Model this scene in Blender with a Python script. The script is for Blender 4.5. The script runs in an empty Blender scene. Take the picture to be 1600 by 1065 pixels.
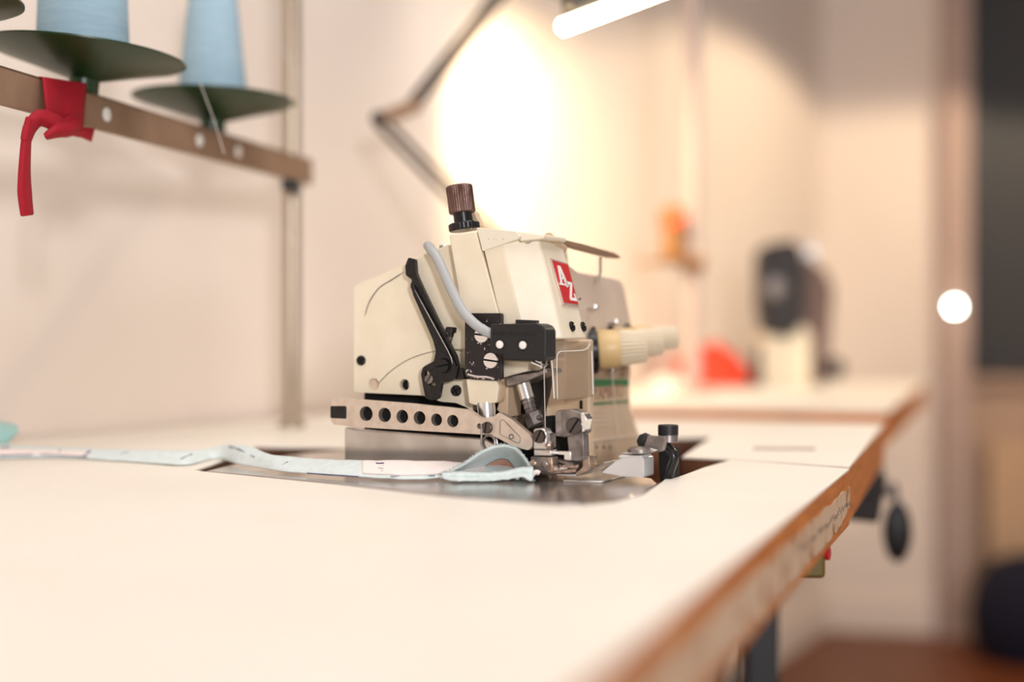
import bpy, bmesh, math, random
from mathutils import Vector, Matrix, noise
random.seed(7)
C = bpy.context.scene.collection
PI = math.pi

# ---------------------------------------------------------------- camera
T = 0.78            # table height
H = 0.109           # lens above table
ZC = T + H
F = 50 / 36 * 1600  # focal length in px
HY = 525.0          # horizon row
cam_d = bpy.data.cameras.new('camera')
cam_d.lens = 50; cam_d.sensor_width = 36; cam_d.shift_y = -7.5 / 1600
cam_d.clip_start = 0.02
cam_d.dof.use_dof = True; cam_d.dof.focus_distance = 1.115; cam_d.dof.aperture_fstop = 1.6
cam = bpy.data.objects.new('camera', cam_d); C.objects.link(cam)
cam.location = (0, 0, ZC); cam.rotation_euler = (PI / 2, 0, 0)
sc = bpy.context.scene
sc.camera = cam
sc.view_settings.view_transform = 'Standard'; sc.view_settings.look = 'None'
sc.view_settings.gamma = 1; sc.view_settings.exposure = 0.0
sc.cycles.max_bounces = 8

# ---------------------------------------------------------------- world and room lights
w = bpy.data.worlds.new('world'); sc.world = w; w.use_nodes = True
bg = w.node_tree.nodes['Background']
bg.inputs[0].default_value = (1.0, 0.92, 0.86, 1); bg.inputs[1].default_value = 0.50

def area(name, loc, target, sx, sy, power, col):
    l = bpy.data.lights.new(name, 'AREA'); l.shape = 'RECTANGLE'; l.size = sx; l.size_y = sy
    l.energy = power; l.color = col
    o = bpy.data.objects.new(name, l); C.objects.link(o); o.location = loc
    o.rotation_euler = (Vector(target) - Vector(loc)).to_track_quat('-Z', 'Y').to_euler()
    return o
area('key_light', (0.75, -2.4, ZC + 0.55), (-0.1, 1.4, ZC), 0.3, 0.3, 68, (0.95, 0.95, 1.0))  # key light behind the camera, placed from the wall shadows; source unseen
area('overhead_fill', (0.35, 0.9, 2.5), (0.1, 1.1, T), 1.3, 1.3, 24, (0.97, 0.96, 0.97))  # added overhead fill to brighten the tables; no lamp body modelled

# ---------------------------------------------------------------- pixel helpers (measuring only: they return world points)
def onz(px, py, z=0.0):            # z measured from the table top
    Y = (H - z) * F / (py - HY); return Vector(((px - 800) / F * Y, Y, T + z))
def atY(px, py, Y):
    return Vector(((px - 800) / F * Y, Y, ZC + (HY - py) / F * Y))
YAW = math.radians(25)
O = onz(850, 745)
U = Vector((math.cos(YAW), -math.sin(YAW), 0)); V = Vector((math.sin(YAW), math.cos(YAW), 0))
CAML = Vector((0, 0, ZC)) - O
def _ray(px, py): return Vector(((px - 800) / F, 1, (HY - py) / F))
def mv(px, py, v):                 # pixel -> machine (u, z) on the plane v
    r = _ray(px, py); t = (v - CAML.dot(V)) / r.dot(V)
    p = CAML + r * t; return (p.dot(U), p.z)
def mu(px, py, u):                 # pixel -> machine (v, z) on the plane u
    r = _ray(px, py); t = (u - CAML.dot(U)) / r.dot(U)
    p = CAML + r * t; return (p.dot(V), p.z)
def mp(px, py, v):
    a = mv(px, py, v); return Vector((a[0], v, a[1]))
def mpu(px, py, u):
    a = mu(px, py, u); return Vector((u, a[0], a[1]))

# ---------------------------------------------------------------- materials
def mat(name, col, rough=0.5, metal=0.0, col2=None, scale=30, bump=0.0, bscale=200, detail=3, lo=0.4, hi=0.65,
        coat=0.0, stretch=None, trans=0.0, emit=None, emit_s=0, ior=1.45, sss=0.0, sheen=0.0, rvar=0.0):
    m = bpy.data.materials.new(name); m.use_nodes = True
    nt = m.node_tree; b = nt.nodes['Principled BSDF']
    b.inputs['Base Color'].default_value = (*col, 1); b.inputs['Roughness'].default_value = rough
    b.inputs['Metallic'].default_value = metal; b.inputs['Coat Weight'].default_value = coat
    b.inputs['Transmission Weight'].default_value = trans; b.inputs['IOR'].default_value = ior
    b.inputs['Sheen Weight'].default_value = sheen
    if emit: b.inputs['Emission Color'].default_value = (*emit, 1); b.inputs['Emission Strength'].default_value = emit_s
    tc = nt.nodes.new('ShaderNodeTexCoord'); mp_ = nt.nodes.new('ShaderNodeMapping')
    nt.links.new(tc.outputs['Object'], mp_.inputs[0])
    if stretch: mp_.inputs['Scale'].default_value = stretch
    n = nt.nodes.new('ShaderNodeTexNoise'); n.inputs['Scale'].default_value = scale; n.inputs['Detail'].default_value = detail
    nt.links.new(mp_.outputs[0], n.inputs['Vector'])
    if col2:
        cr = nt.nodes.new('ShaderNodeValToRGB'); cr.color_ramp.elements[0].position = lo; cr.color_ramp.elements[1].position = hi
        cr.color_ramp.elements[0].color = (*col, 1); cr.color_ramp.elements[1].color = (*col2, 1)
        nt.links.new(n.outputs['Fac'], cr.inputs[0]); nt.links.new(cr.outputs[0], b.inputs['Base Color'])
    if rvar:
        mr = nt.nodes.new('ShaderNodeMapRange'); mr.inputs['To Min'].default_value = rough - rvar; mr.inputs['To Max'].default_value = rough + rvar
        nt.links.new(n.outputs['Fac'], mr.inputs[0]); nt.links.new(mr.outputs[0], b.inputs['Roughness'])
    if bump:
        n2 = nt.nodes.new('ShaderNodeTexNoise'); n2.inputs['Scale'].default_value = bscale; n2.inputs['Detail'].default_value = 4
        nt.links.new(mp_.outputs[0], n2.inputs['Vector'])
        bp = nt.nodes.new('ShaderNodeBump'); bp.inputs['Strength'].default_value = bump; bp.inputs['Distance'].default_value = 0.001
        nt.links.new(n2.outputs['Fac'], bp.inputs['Height']); nt.links.new(bp.outputs[0], b.inputs['Normal'])
    return m
def srgb(r, g, b):
    f = lambda c: (c / 255 / 12.92) if c / 255 <= .04045 else ((c / 255 + .055) / 1.055) ** 2.4
    return (f(r), f(g), f(b))
M = {}
M['wall'] = mat('wall_paint', srgb(226, 212, 199), .9, col2=srgb(229, 215, 203), scale=3, bump=.15, bscale=90)
M['pillar'] = mat('grey_paint', srgb(176, 152, 140), .85, col2=srgb(170, 147, 137), scale=3)
M['greyp'] = mat('light_grey_paint', srgb(176, 158, 150), .7)
M['ceiling'] = mat('ceiling_paint', srgb(225, 218, 208), .9)
M['floor'] = mat('floor_boards', srgb(96, 48, 20), .45, col2=srgb(124, 66, 30), scale=6, stretch=(1, 12, 1), bump=.2)
M['lam'] = mat('white_laminate', srgb(236, 229, 216), .42, col2=srgb(239, 233, 221), scale=7, bump=.03, bscale=500)
M['wood'] = mat('beech_edge', srgb(212, 130, 56), .5, col2=srgb(170, 92, 36), scale=18, stretch=(1, 1, 7), bump=.2, lo=.35, hi=.75)
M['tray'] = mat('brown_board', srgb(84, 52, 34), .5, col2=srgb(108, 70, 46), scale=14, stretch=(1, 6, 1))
M['cream'] = mat('cream_enamel', srgb(232, 220, 196), .38, col2=srgb(227, 214, 189), scale=40, coat=.2, bump=.03, bscale=300)
M['cream2'] = mat('worn_pale_enamel', srgb(226, 218, 198), .4, col2=srgb(150, 135, 115), scale=420, lo=.66, hi=.74, bump=.05, bscale=300)
M['beige'] = mat('beige_enamel', srgb(206, 180, 150), .45, col2=srgb(196, 170, 140), scale=30)
M['pinkplate'] = mat('pale_grey_enamel', srgb(212, 192, 172), .45, col2=srgb(205, 186, 168), scale=30)
M['knobcream'] = mat('tension_knob_plastic', srgb(208, 192, 164), .45)
M['knobbase'] = mat('yellowed_plastic', srgb(208, 178, 126), .4)
M['black'] = mat('black_oxide', srgb(22, 21, 21), .28, .2, col2=srgb(32, 30, 30), scale=200, rvar=.08)
M['blackpl'] = mat('black_plastic', srgb(26, 25, 27), .45, bump=.12, bscale=900)
M['blackworn'] = mat('worn_black_paint', srgb(30, 23, 25), .42, col2=srgb(188, 176, 176), scale=330, lo=.64, hi=.67, detail=5)
M['dark'] = mat('dark_hollow', srgb(9, 8, 8), .9)  # near-black: darkness of holes, slots and gaps put into the colour
M['mottled'] = mat('mottled_brown_enamel', srgb(168, 140, 112), .5, col2=srgb(96, 74, 56), scale=60, lo=.42, hi=.7)  # darker mottled brown for chamber walls and label band
M['pinkshade'] = mat('shaded_pink_jersey', srgb(214, 150, 118), .9, bump=.6, bscale=1600, sheen=.3)  # pink jersey with the curl's inside shade put into its colour
M['mauve'] = mat('mauve_brown_enamel', srgb(112, 88, 78), .5)
M['steel'] = mat('brushed_steel', srgb(222, 218, 214), .34, .9, col2=srgb(205, 198, 192), scale=60, stretch=(1, 1, 9), rvar=.06)
M['nickel'] = mat('bright_nickel', srgb(236, 234, 232), .2, .95)
M['satin'] = mat('satin_steel_arm', srgb(224, 210, 196), .42, .85, col2=srgb(212, 196, 182), scale=140, bump=.08, bscale=1200)
M['gun'] = mat('grey_gunmetal', srgb(152, 144, 140), .36, .85, col2=srgb(112, 105, 102), scale=90, bump=.1, bscale=900, rvar=.1)
M['dscrew'] = mat('dark_screw_steel', srgb(92, 84, 80), .28, .9)
M['chrome'] = mat('chromed_cover', srgb(228, 228, 228), .3, .5)
M['plate'] = mat('polished_plate_steel', srgb(206, 200, 196), .2, .92, col2=srgb(186, 178, 172), scale=25, rvar=.06)
M['rust'] = mat('knurled_brown_steel', srgb(122, 96, 88), .42, .8, col2=srgb(92, 66, 58), scale=220, stretch=(1, 1, .25), bump=.5, bscale=900)
M['copper'] = mat('copper_tint_steel', srgb(196, 174, 158), .32, .9, col2=srgb(140, 120, 108), scale=200)
M['cable'] = mat('grey_cable_sheath', srgb(168, 170, 170), .4)
M['red'] = mat('red_badge', srgb(196, 28, 34), .35)
M['badge'] = mat('badge_metal', srgb(220, 196, 184), .3, .6)
M['clear'] = mat('clear_plastic_guard', (.95, .90, .82), .12, trans=.93, ior=1.12)
M['white'] = mat('white_plastic', srgb(236, 232, 226), .4)
M['mint'] = mat('mint_jersey', srgb(212, 224, 221), .9, col2=srgb(222, 232, 229), scale=160, bump=.7, bscale=1600, sheen=.3)
M['aqua'] = mat('aqua_jersey', srgb(160, 205, 200), .9, bump=.6, bscale=1400, sheen=.3)
M['pink'] = mat('pale_pink_jersey', srgb(242, 226, 218), .9, col2=srgb(244, 230, 223), scale=160, bump=.5, bscale=1600, sheen=.3)
M['navy'] = mat('navy_ink', srgb(36, 32, 92), .8)
M['blue'] = mat('light_blue_thread', srgb(156, 186, 202), .8, col2=srgb(168, 196, 210), scale=40, stretch=(1, 1, 9), bump=.6, bscale=400)
M['green'] = mat('dark_green_plastic', srgb(32, 54, 26), .34)
M['taupe'] = mat('taupe_metal', srgb(152, 122, 98), .5, .25, col2=srgb(142, 112, 88), scale=30)
M['post'] = mat('zinc_post', srgb(176, 160, 142), .35, .9)
M['crimson'] = mat('crimson_ribbon', srgb(156, 0, 28), .75, bump=.3, bscale=900)
M['lamp'] = mat('dark_lamp_metal', srgb(58, 46, 38), .45, .3)
M['tube'] = mat('lit_tube', (1, .95, .75), .4, emit=(1, .93, .66), emit_s=16)
M['bulb'] = mat('lit_bulb', (1, 1, 1), .4, emit=(1, .98, .9), emit_s=40)
M['greenlab'] = mat('green_label_print', srgb(40, 110, 62), .5)
M['labink'] = mat('brown_label_print', srgb(150, 108, 84), .5)
M['thread'] = mat('pale_thread', srgb(226, 216, 206), .6)
M['paper'] = mat('worn_paper_tape', srgb(206, 178, 148), .8, col2=srgb(160, 108, 72), scale=45, lo=.54, hi=.68, detail=5)
M['coral'] = mat('coral_red_cloth', srgb(236, 70, 44), .85, bump=.4)
M['orange'] = mat('orange_thread', srgb(226, 96, 56), .8)
M['ochre'] = mat('ochre_metal', srgb(142, 96, 50), .5)
M['navyfab'] = mat('navy_fabric', srgb(14, 14, 34), .9)
M['glass'] = mat('night_window_glass', srgb(44, 41, 40), .55)
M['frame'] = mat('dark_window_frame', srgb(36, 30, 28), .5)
M['parapet'] = mat('beige_parapet_paint', srgb(170, 142, 122), .85)
M['cabinet'] = mat('pale_wood_panel', srgb(184, 150, 118), .6)
M['olive'] = mat('olive_plastic', srgb(110, 92, 40), .5)

# ---------------------------------------------------------------- mesh helpers
class MB:
    def __init__(s): s.v = []; s.f = []
    def add(s, vs, fs):
        k = len(s.v); s.v += [Vector(p) for p in vs]; s.f += [tuple(i + k for i in f) for f in fs]; return s
    def box(s, c, d, R=None):
        c = Vector(c); vs = []
        for x in (-.5, .5):
            for y in (-.5, .5):
                for z in (-.5, .5):
                    p = Vector((x * d[0], y * d[1], z * d[2]))
                    vs.append(c + (R @ p if R else p))
        return s.add(vs, [(0, 1, 3, 2), (4, 6, 7, 5), (0, 4, 5, 1), (2, 3, 7, 6), (0, 2, 6, 4), (1, 5, 7, 3)])
    def ext(s, a, b):              # two matching rings of points
        n = len(a); fs = [tuple(range(n)), tuple(range(2 * n - 1, n - 1, -1))]
        fs += [(i, i + n, (i + 1) % n + n, (i + 1) % n) for i in range(n)]
        return s.add(list(a) + list(b), fs)
    def rings(s, rs, cap=True):
        n = len(rs[0]); vs = [p for r in rs for p in r]; fs = []
        for k in range(len(rs) - 1):
            for i in range(n):
                fs.append((k * n + i, k * n + (i + 1) % n, (k + 1) * n + (i + 1) % n, (k + 1) * n + i))
        if cap: fs += [tuple(range(n - 1, -1, -1)), tuple((len(rs) - 1) * n + i for i in range(n))]
        return s.add(vs, fs)
    def lathe(s, p0, d, prof, n=32, knurl=0, cap=True):   # prof: (distance along d, radius)
        p0 = Vector(p0); d = Vector(d).normalized()
        a = d.orthogonal().normalized(); b = d.cross(a); rs = []
        for h, r in prof:
            ring = []
            for i in range(n):
                t = 2 * PI * i / n; rr = r * (1 - (knurl if (i % 2) else 0))
                ring.append(p0 + d * h + (a * math.cos(t) + b * math.sin(t)) * rr)
            rs.append(ring)
        return s.rings(rs, cap)
    def cyl(s, p0, p1, r, r2=None, n=24):
        p0 = Vector(p0); p1 = Vector(p1); L = (p1 - p0).length
        return s.lathe(p0, p1 - p0, [(0, r), (L, r if r2 is None else r2)], n)
    def tube(s, path, r, n=10):
        P = [Vector(p) for p in path]; rs = []; a = None
        for i, p in enumerate(P):
            t = (P[min(i + 1, len(P) - 1)] - P[max(i - 1, 0)]).normalized()
            a = (t.orthogonal() if a is None else (a - t * a.dot(t))).normalized(); b = t.cross(a)
            q = r[i] if isinstance(r, (list, tuple)) else r
            rs.append([p + (a * math.cos(2 * PI * k / n) + b * math.sin(2 * PI * k / n)) * q for k in range(n)])
        return s.rings(rs)
    def build(s, name, m, parent=None, bevel=0.0, ang=35, loc=None):
        me = bpy.data.meshes.new(name)
        off = Vector(loc) if loc is not None else Vector((0, 0, 0))
        me.from_pydata([p - off for p in s.v], [], s.f); me.update()
        bm = bmesh.new(); bm.from_mesh(me); bmesh.ops.recalc_face_normals(bm, faces=bm.faces); bm.to_mesh(me); bm.free()
        me.polygons.foreach_set('use_smooth', [True] * len(me.polygons)); me.set_sharp_from_angle(angle=math.radians(ang))
        me.materials.append(M[m] if isinstance(m, str) else m)
        o = bpy.data.objects.new(name, me); C.objects.link(o)
        if loc is not None: o.location = off
        if parent is not None: o.parent = parent
        if bevel:
            md = o.modifiers.new('bevel', 'BEVEL'); md.width = bevel; md.segments = 2; md.limit_method = 'ANGLE'
            md.angle_limit = math.radians(40)
        return o
def empty(name, loc, label, cat, group=None, rz=0):
    o = bpy.data.objects.new(name, None); C.objects.link(o); o.location = loc; o.rotation_euler = (0, 0, rz)
    o.empty_display_size = .05
    return tag(o, label, cat, group)
def tag(o, label, cat, group=None, kind=None):
    o['label'] = label; o['category'] = cat
    if group: o['group'] = group
    if kind: o['kind'] = kind
    return o
def struct(o): o['kind'] = 'structure'; return o
def catmull(pts, n=8):
    P = [Vector(p) for p in pts]; out = []
    for i in range(len(P) - 1):
        a, b, c, d = P[max(i - 1, 0)], P[i], P[i + 1], P[min(i + 2, len(P) - 1)]
        for k in range(n):
            t = k / n
            out.append(.5 * ((2 * b) + (c - a) * t + (2 * a - 5 * b + 4 * c - d) * t * t + (3 * b - a - 3 * c + d) * t ** 3))
    out.append(P[-1]); return out
def hole_plate(outer, holes, v0, v1):   # 2D outline in (u, z) with holes, extruded v0..v1 -> MB
    cu = bpy.data.curves.new('tmp', 'CURVE'); cu.dimensions = '2D'; cu.fill_mode = 'BOTH'; cu.extrude = abs(v1 - v0) / 2
    for ring in [outer] + holes:
        sp = cu.splines.new('POLY'); sp.points.add(len(ring) - 1)
        for q, p in zip(sp.points, ring): q.co = (p[0], p[1], 0, 1)
        sp.use_cyclic_u = True
    o = bpy.data.objects.new('tmp', cu); C.objects.link(o)
    me = bpy.data.meshes.new_from_object(o.evaluated_get(bpy.context.evaluated_depsgraph_get()))
    vm = (v0 + v1) / 2; mb = MB()
    mb.add([(p.co.x, vm - p.co.z, p.co.y) for p in me.vertices], [tuple(f.vertices) for f in me.polygons])
    bpy.data.objects.remove(o); bpy.data.curves.remove(cu); bpy.data.meshes.remove(me)
    return mb
def circ(c, rx, rz=None, n=24, a0=0, a1=2 * PI):
    rz = rx if rz is None else rz; full = abs(a1 - a0 - 2 * PI) < 1e-6
    return [(c[0] + rx * math.cos(a0 + (a1 - a0) * i / (n if full else n - 1)), c[1] + rz * math.sin(a0 + (a1 - a0) * i / (n if full else n - 1))) for i in range(n)]
def extv(poly, v0, v1, mb=None):
    mb = mb or MB(); return mb.ext([(p[0], v0, p[1]) for p in poly], [(p[0], v1, p[1]) for p in poly])
def extu(poly, u0, u1, mb=None):
    mb = mb or MB(); return mb.ext([(u0, p[0], p[1]) for p in poly], [(u1, p[0], p[1]) for p in poly])
def pv(px, v): return [mv(x, y, v) for x, y in px]
def pu(px, u): return [mu(x, y, u) for x, y in px]
def rounded(poly, r, n=5):
    out = []; N = len(poly)
    for i in range(N):
        p0, p, p1 = Vector(poly[i - 1]), Vector(poly[i]), Vector(poly[(i + 1) % N])
        a = (p0 - p); b = (p1 - p); rr = min(r, a.length * .45, b.length * .45)
        A = p + a.normalized() * rr; B = p + b.normalized() * rr
        for k in range(n + 1):
            t = k / n; out.append(tuple((1 - t) ** 2 * A + 2 * t * (1 - t) * p + t * t * B))
    return out
def screw(parent, c, d, r, m, kind='slot', ang=.3, h=None, name='screw', slot_m='dark'):
    h = h or r * .45; c = Vector(c); d = Vector(d).normalized()
    up = Vector((0, 0, 1)); a = up.cross(d)
    a = (a if a.length > .1 else Vector((1, 0, 0))).normalized(); b = d.cross(a)
    a, b = a * math.cos(ang) + b * math.sin(ang), b * math.cos(ang) - a * math.sin(ang)
    P = lambda x, y, z: c + a * x + b * y + d * z
    mb = MB(); mb.lathe(c, d, [(-h * .5, r), (h * .30, r)], 28); nb_ = len(mb.f)
    g = r * (.12 if kind == 'slot' else .15); segs = []
    if kind == 'slot':
        th = math.asin(g / r); segs = [(th, PI - th), (PI + th, 2 * PI - th)]
        pl = [[(r * math.cos(s + (e - s) * i / 14), r * math.sin(s + (e - s) * i / 14)) for i in range(15)] for s, e in segs]
    else:
        th = math.asin(g / r); pl = []
        for q in range(4):
            s, e = q * PI / 2 + th, (q + 1) * PI / 2 - th
            arc = [(r * math.cos(s + (e - s) * i / 8), r * math.sin(s + (e - s) * i / 8)) for i in range(9)]
            dx = [(g, g), (-g, g), (-g, -g), (g, -g)][q]; pl.append(arc + [dx])
    for poly in pl:
        mb.ext([P(x, y, h * .2) for x, y in poly], [P(x * .9, y * .9, h) for x, y in poly])
    o = mb.build(name, m, parent); o.data.materials.append(M[slot_m])
    for f in o.data.polygons[:nb_]: f.material_index = 1  # slot floor near-black: its shade is in the colour
    return o
def hexa(parent, c, d, r, m, name='screw', depth=.002):
    """socket cap: ring with a dark recess"""
    mb = MB(); mb.lathe(c, d, [(-depth, r), (depth * .8, r), (depth, r * .9), (depth, r * .55), (depth * .2, r * .5)], 24)
    return mb.build(name, m, parent)
VM = Vector((0, -1, 0))     # machine direction towards the camera side
UP = Vector((1, 0, 0))      # machine direction towards the operator

# ================================================================ ROOM
WL = lambda Y: -.535 + .5206 * (Y - 1.49)
corner = Vector((WL(4.32), 4.32, 0))
def wallslab(name, a, b, z0, z1, th, m='wall'):
    a = Vector((a[0], a[1], 0)); b = Vector((b[0], b[1], 0)); n = Vector((-(b - a).y, (b - a).x, 0)).normalized() * th
    return struct(MB().ext([a + Vector((0, 0, z0)), b + Vector((0, 0, z0)), b + n + Vector((0, 0, z0)), a + n + Vector((0, 0, z0))],
                           [a + Vector((0, 0, z1)), b + Vector((0, 0, z1)), b + n + Vector((0, 0, z1)), a + n + Vector((0, 0, z1))]).build(name, m))
wd = Vector((.5206, 1, 0)).normalized()
bd = Vector((1, -.20, 0)).normalized()
wallslab('wall_left', (WL(-3), -3), (corner.x, corner.y), 0, 2.75, .12)
def backpt(px):                     # where the sight line through a column of the picture meets the back wall
    k = (px - 800) / F
    # corner + bd*t : X = k Y
    t = (k * corner.y - corner.x) / (bd.x - k * bd.y); return corner + bd * t
pA, pB, pC = backpt(1468), backpt(1513), backpt(1513) + bd * 1.9
bk_n = Vector((-bd.y, bd.x, 0))
a0 = corner - wd * 0 - bd * .12
wallslab('wall_back', a0, pA, 0, 2.75, .12)
# pillar standing slightly proud of the wall
p1, p2 = pA - bk_n * .07, pB - bk_n * .07
struct(MB().ext([p1, p2, p2 + bk_n * .2, p1 + bk_n * .2], [q + Vector((0, 0, 2.75)) for q in (p1, p2, p2 + bk_n * .2, p1 + bk_n * .2)]).build('trim_1', 'pillar'))
zsill = ZC + (HY - 590) / F * pB.y - .02
wallslab('wall_parapet', pB, pC, 0, zsill, .12, 'parapet')
wallslab('wall_lintel', pB, pC, 2.55, 2.75, .12, 'wall')
s1, s2 = pB - bk_n * .03, pC - bk_n * .03
struct(MB().ext([q + Vector((0, 0, zsill)) for q in (s1, s2, s2 + bk_n * .14, s1 + bk_n * .14)],
                [q + Vector((0, 0, zsill + .025)) for q in (s1, s2, s2 + bk_n * .14, s1 + bk_n * .14)]).build('trim_2', 'parapet'))
win = struct(bpy.data.objects.new('window_1', None)); C.objects.link(win)
q1, q2 = pB + bk_n * .06, pC + bk_n * .06
MB().ext([q + Vector((0, 0, zsill + .03)) for q in (q1, q2, q2 + bk_n * .01, q1 + bk_n * .01)],
         [q + Vector((0, 0, 2.55)) for q in (q1, q2, q2 + bk_n * .01, q1 + bk_n * .01)]).build('pane', 'glass', win)
fr = MB()
for a, b, z0, z1 in ((pB, pB + bd * .05, zsill + .025, 2.55), (pC - bd * .05, pC, zsill + .025, 2.55), (pB, pC, zsill + .025, zsill + .075), (pB, pC, 2.5, 2.55), (pB + bd * .9, pB + bd * .95, zsill + .025, 2.55)):
    a = a + bk_n * .03; b = b + bk_n * .03
    fr.ext([q + Vector((0, 0, z0)) for q in (a, b, b + bk_n * .05, a + bk_n * .05)], [q + Vector((0, 0, z1)) for q in (a, b, b + bk_n * .05, a + bk_n * .05)])
fr.build('window_frame', 'frame', win)
struct(MB().box((.4, 1.2, -.02), (8, 9, .04)).build('floor', 'floor'))
struct(MB().box((.4, 1.2, 2.77), (8, 9, .04)).build('ceiling', 'ceiling'))
def base(name, a, b, inn):
    struct(MB().ext([a, b, b + inn * .016, a + inn * .016], [q + Vector((0, 0, .10)) for q in (a, b, b + inn * .016, a + inn * .016)]).build(name, 'wall'))
base('baseboard_back', corner + bd * .01, pA - bd * .01, -bk_n)
wn = Vector((wd.y, -wd.x, 0))
base('baseboard_left', Vector((WL(-2.9), -2.9, 0)), corner - wd * .02, wn)

# ================================================================ TABLES
def table(name, poly, label, legs, holes=None):
    cx = sum(p[0] for p in poly) / len(poly); cy = sum(p[1] for p in poly) / len(poly)
    t = empty(name, (cx, cy, 0), label, 'table')
    L = Vector((cx, cy, 0))
    P = lambda z: [Vector((p[0], p[1], z)) - L for p in poly]
    MB().ext(P(T - .0015), P(T)).build('laminate_top', 'lam', t)
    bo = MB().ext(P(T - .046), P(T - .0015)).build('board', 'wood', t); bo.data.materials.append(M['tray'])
    for i, (a, b) in enumerate(zip(poly, poly[1:] + poly[:1])):      # the inner sides of the cutout get a darker brown
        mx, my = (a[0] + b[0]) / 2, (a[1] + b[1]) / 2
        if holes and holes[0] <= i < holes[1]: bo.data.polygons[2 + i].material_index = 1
    for x, y in legs:
        lg = MB().box(Vector((x, y, (T - .046) / 2 + .01)) - L, (.02, .02, T - .066)).build('leg', 'blackpl', t, .002)
        MB().cyl(Vector((x, y, 0)) - L, Vector((x, y, .012)) - L, .025).build('foot', 'blackpl', lg)
    if len(legs) > 1:
        a, b = legs[0], legs[1]
        MB().cyl(Vector((a[0], a[1], .2)) - L, Vector((b[0], b[1], .2)) - L, .012).build('stretcher', 'lamp', t)
    return t, L
g = lambda px, py: tuple(onz(px, py)[:2])
E1 = Vector(g(1327, 732)); ed = Vector((.332, .943)).normalized()
E0 = E1 - ed * 1.45
front = [g(1143, 718), g(1100, 730), g(1065, 743), g(1040, 748), g(1030, 756), g(1005, 772), g(960, 784), g(905, 789.5), g(850, 788), g(700, 776), g(540, 758), g(400, 744), g(325, 737), g(304, 734)]
t1poly = [tuple(E0), tuple(E1)] + front + [g(330, 726), g(400, 698), (-.49, 1.565), (WL(-.12) + .01, -.12)]
table('sewing_table', t1poly, 'white laminate sewing table in the foreground with worn wooden edge', [(.15, .86), (-.35, 1.2), (-.3, .1), (-.9, .1)], (2, 17))
t2poly = [(-.488, 1.569), g(400, 697.2), g(540, 700), g(760, 694), g(960, 686), g(1113, 682), g(1066, 713.2), g(1143, 717.2), g(1327, 729), g(1382, 661), (-.21, 2.075)]
t2, L2 = table('sewing_table', t2poly, 'white laminate table directly behind the sewing machine, touching the foreground table', [(.2, 1.72), (-.15, 1.95)], (1, 7))
t3poly = [(-.13, 2.246), (.5376, 2.035), (.9625, 3.315), (.50, 3.461)]
t3, L3 = table('sewing_table', t3poly, 'farthest white table with wooden edge under the second machine', [(.33, 2.3), (.5, 3.1)])
# grey mark on the second table
q = onz(1223, 701, .0003)
tag(MB().ext([Vector((q.x + a, q.y + b, T)) for a, b in ((-.03, -.009), (.028, -.017), (.032, .004), (-.026, .012))],
             [Vector((q.x + a, q.y + b, T + .0015)) for a, b in ((-.03, -.009), (.028, -.017), (.032, .004), (-.026, .012))]).build('cover_plate', 'greyp'),
    'small flat grey plate lying on the second white table', 'plate')
# tray board under the cutout
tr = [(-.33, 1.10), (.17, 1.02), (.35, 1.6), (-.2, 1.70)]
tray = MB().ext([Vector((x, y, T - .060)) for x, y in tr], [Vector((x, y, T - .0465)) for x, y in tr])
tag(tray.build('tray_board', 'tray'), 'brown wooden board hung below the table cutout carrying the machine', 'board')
# paper tape stuck on table edge
en = Vector((ed.y, -ed.x, 0)); ed3 = Vector((ed.x, ed.y, 0)); E13 = Vector((E1.x, E1.y, T))
mb = MB(); top = []; bot = []
N = 90
for i in range(N + 1):
    s = -.004 - 1.1 * i / N
    zt = -.0145 - .003 * noise.noise(Vector((i * .35, 0, 0))) ; zb = -.040 + .005 * noise.noise(Vector((i * .5, 5, 0))) + (.008 * max(0, 1 - i / 8))
    top.append((s, zt)); bot.append((s, zb))
poly = top + bot[::-1]
tape = mb.ext([E13 + ed3 * s + en * .0002 + Vector((0, 0, z)) for s, z in poly], [E13 + ed3 * s + en * .0007 + Vector((0, 0, z)) for s, z in poly]).build('paper_tape', 'paper')
tag(tape, 'worn cream paper tape stuck along the wooden edge of the foreground table', 'tape')
mk = MB()
for i in range(34):
    s = -.01 - .0085 * i - random.random() * .002; z = -.026 + random.uniform(-.002, .002)
    c = E13 + ed3 * s + en * .0009 + Vector((0, 0, z))
    mk.ext([c + ed3 * a + Vector((0, 0, b)) for a, b in ((-.0006, -.0016), (.0006, -.0016), (.0009, .0016), (-.0003, .0016))],
           [c + en * .0003 + ed3 * a + Vector((0, 0, b)) for a, b in ((-.0006, -.0016), (.0006, -.0016), (.0009, .0016), (-.0003, .0016))])
mk.build('tick_mark', 'gun', tape)

# ================================================================ SEWING MACHINE
mc = empty('overlock_sewing_machine', O, 'cream industrial overlock sewing machine with red square badge, set into the table', 'sewing machine', rz=-YAW)
VC = .006     # front of big side cover
# --- big side cover
cov = [(553.5, 448), (562, 442), (600, 427), (640, 411), (652, 405), (668, 396), (700, 383), (712, 380), (737, 560), (739, 643), (729, 636), (712, 629), (690, 627.5), (660, 617.5), (553, 612.5)]
hl = [circ(mv(584, 600, VC), .0049), circ(mv(632, 601, VC), .0047)]
hole_plate(rounded(pv(cov, VC), .002), hl, VC, VC + .006).build('side_cover', 'cream', mc, .0008)
# lower round seam on the cover: thin raised curved lip
arc = catmull([mp(x, y, VC - .0001) for x, y in ((592, 598), (610, 580), (637, 562), (668, 551), (700, 546), (722, 548))], 6)
MB().tube(arc, .00035, 6).build('cover_seam', 'gun', mc)
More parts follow.
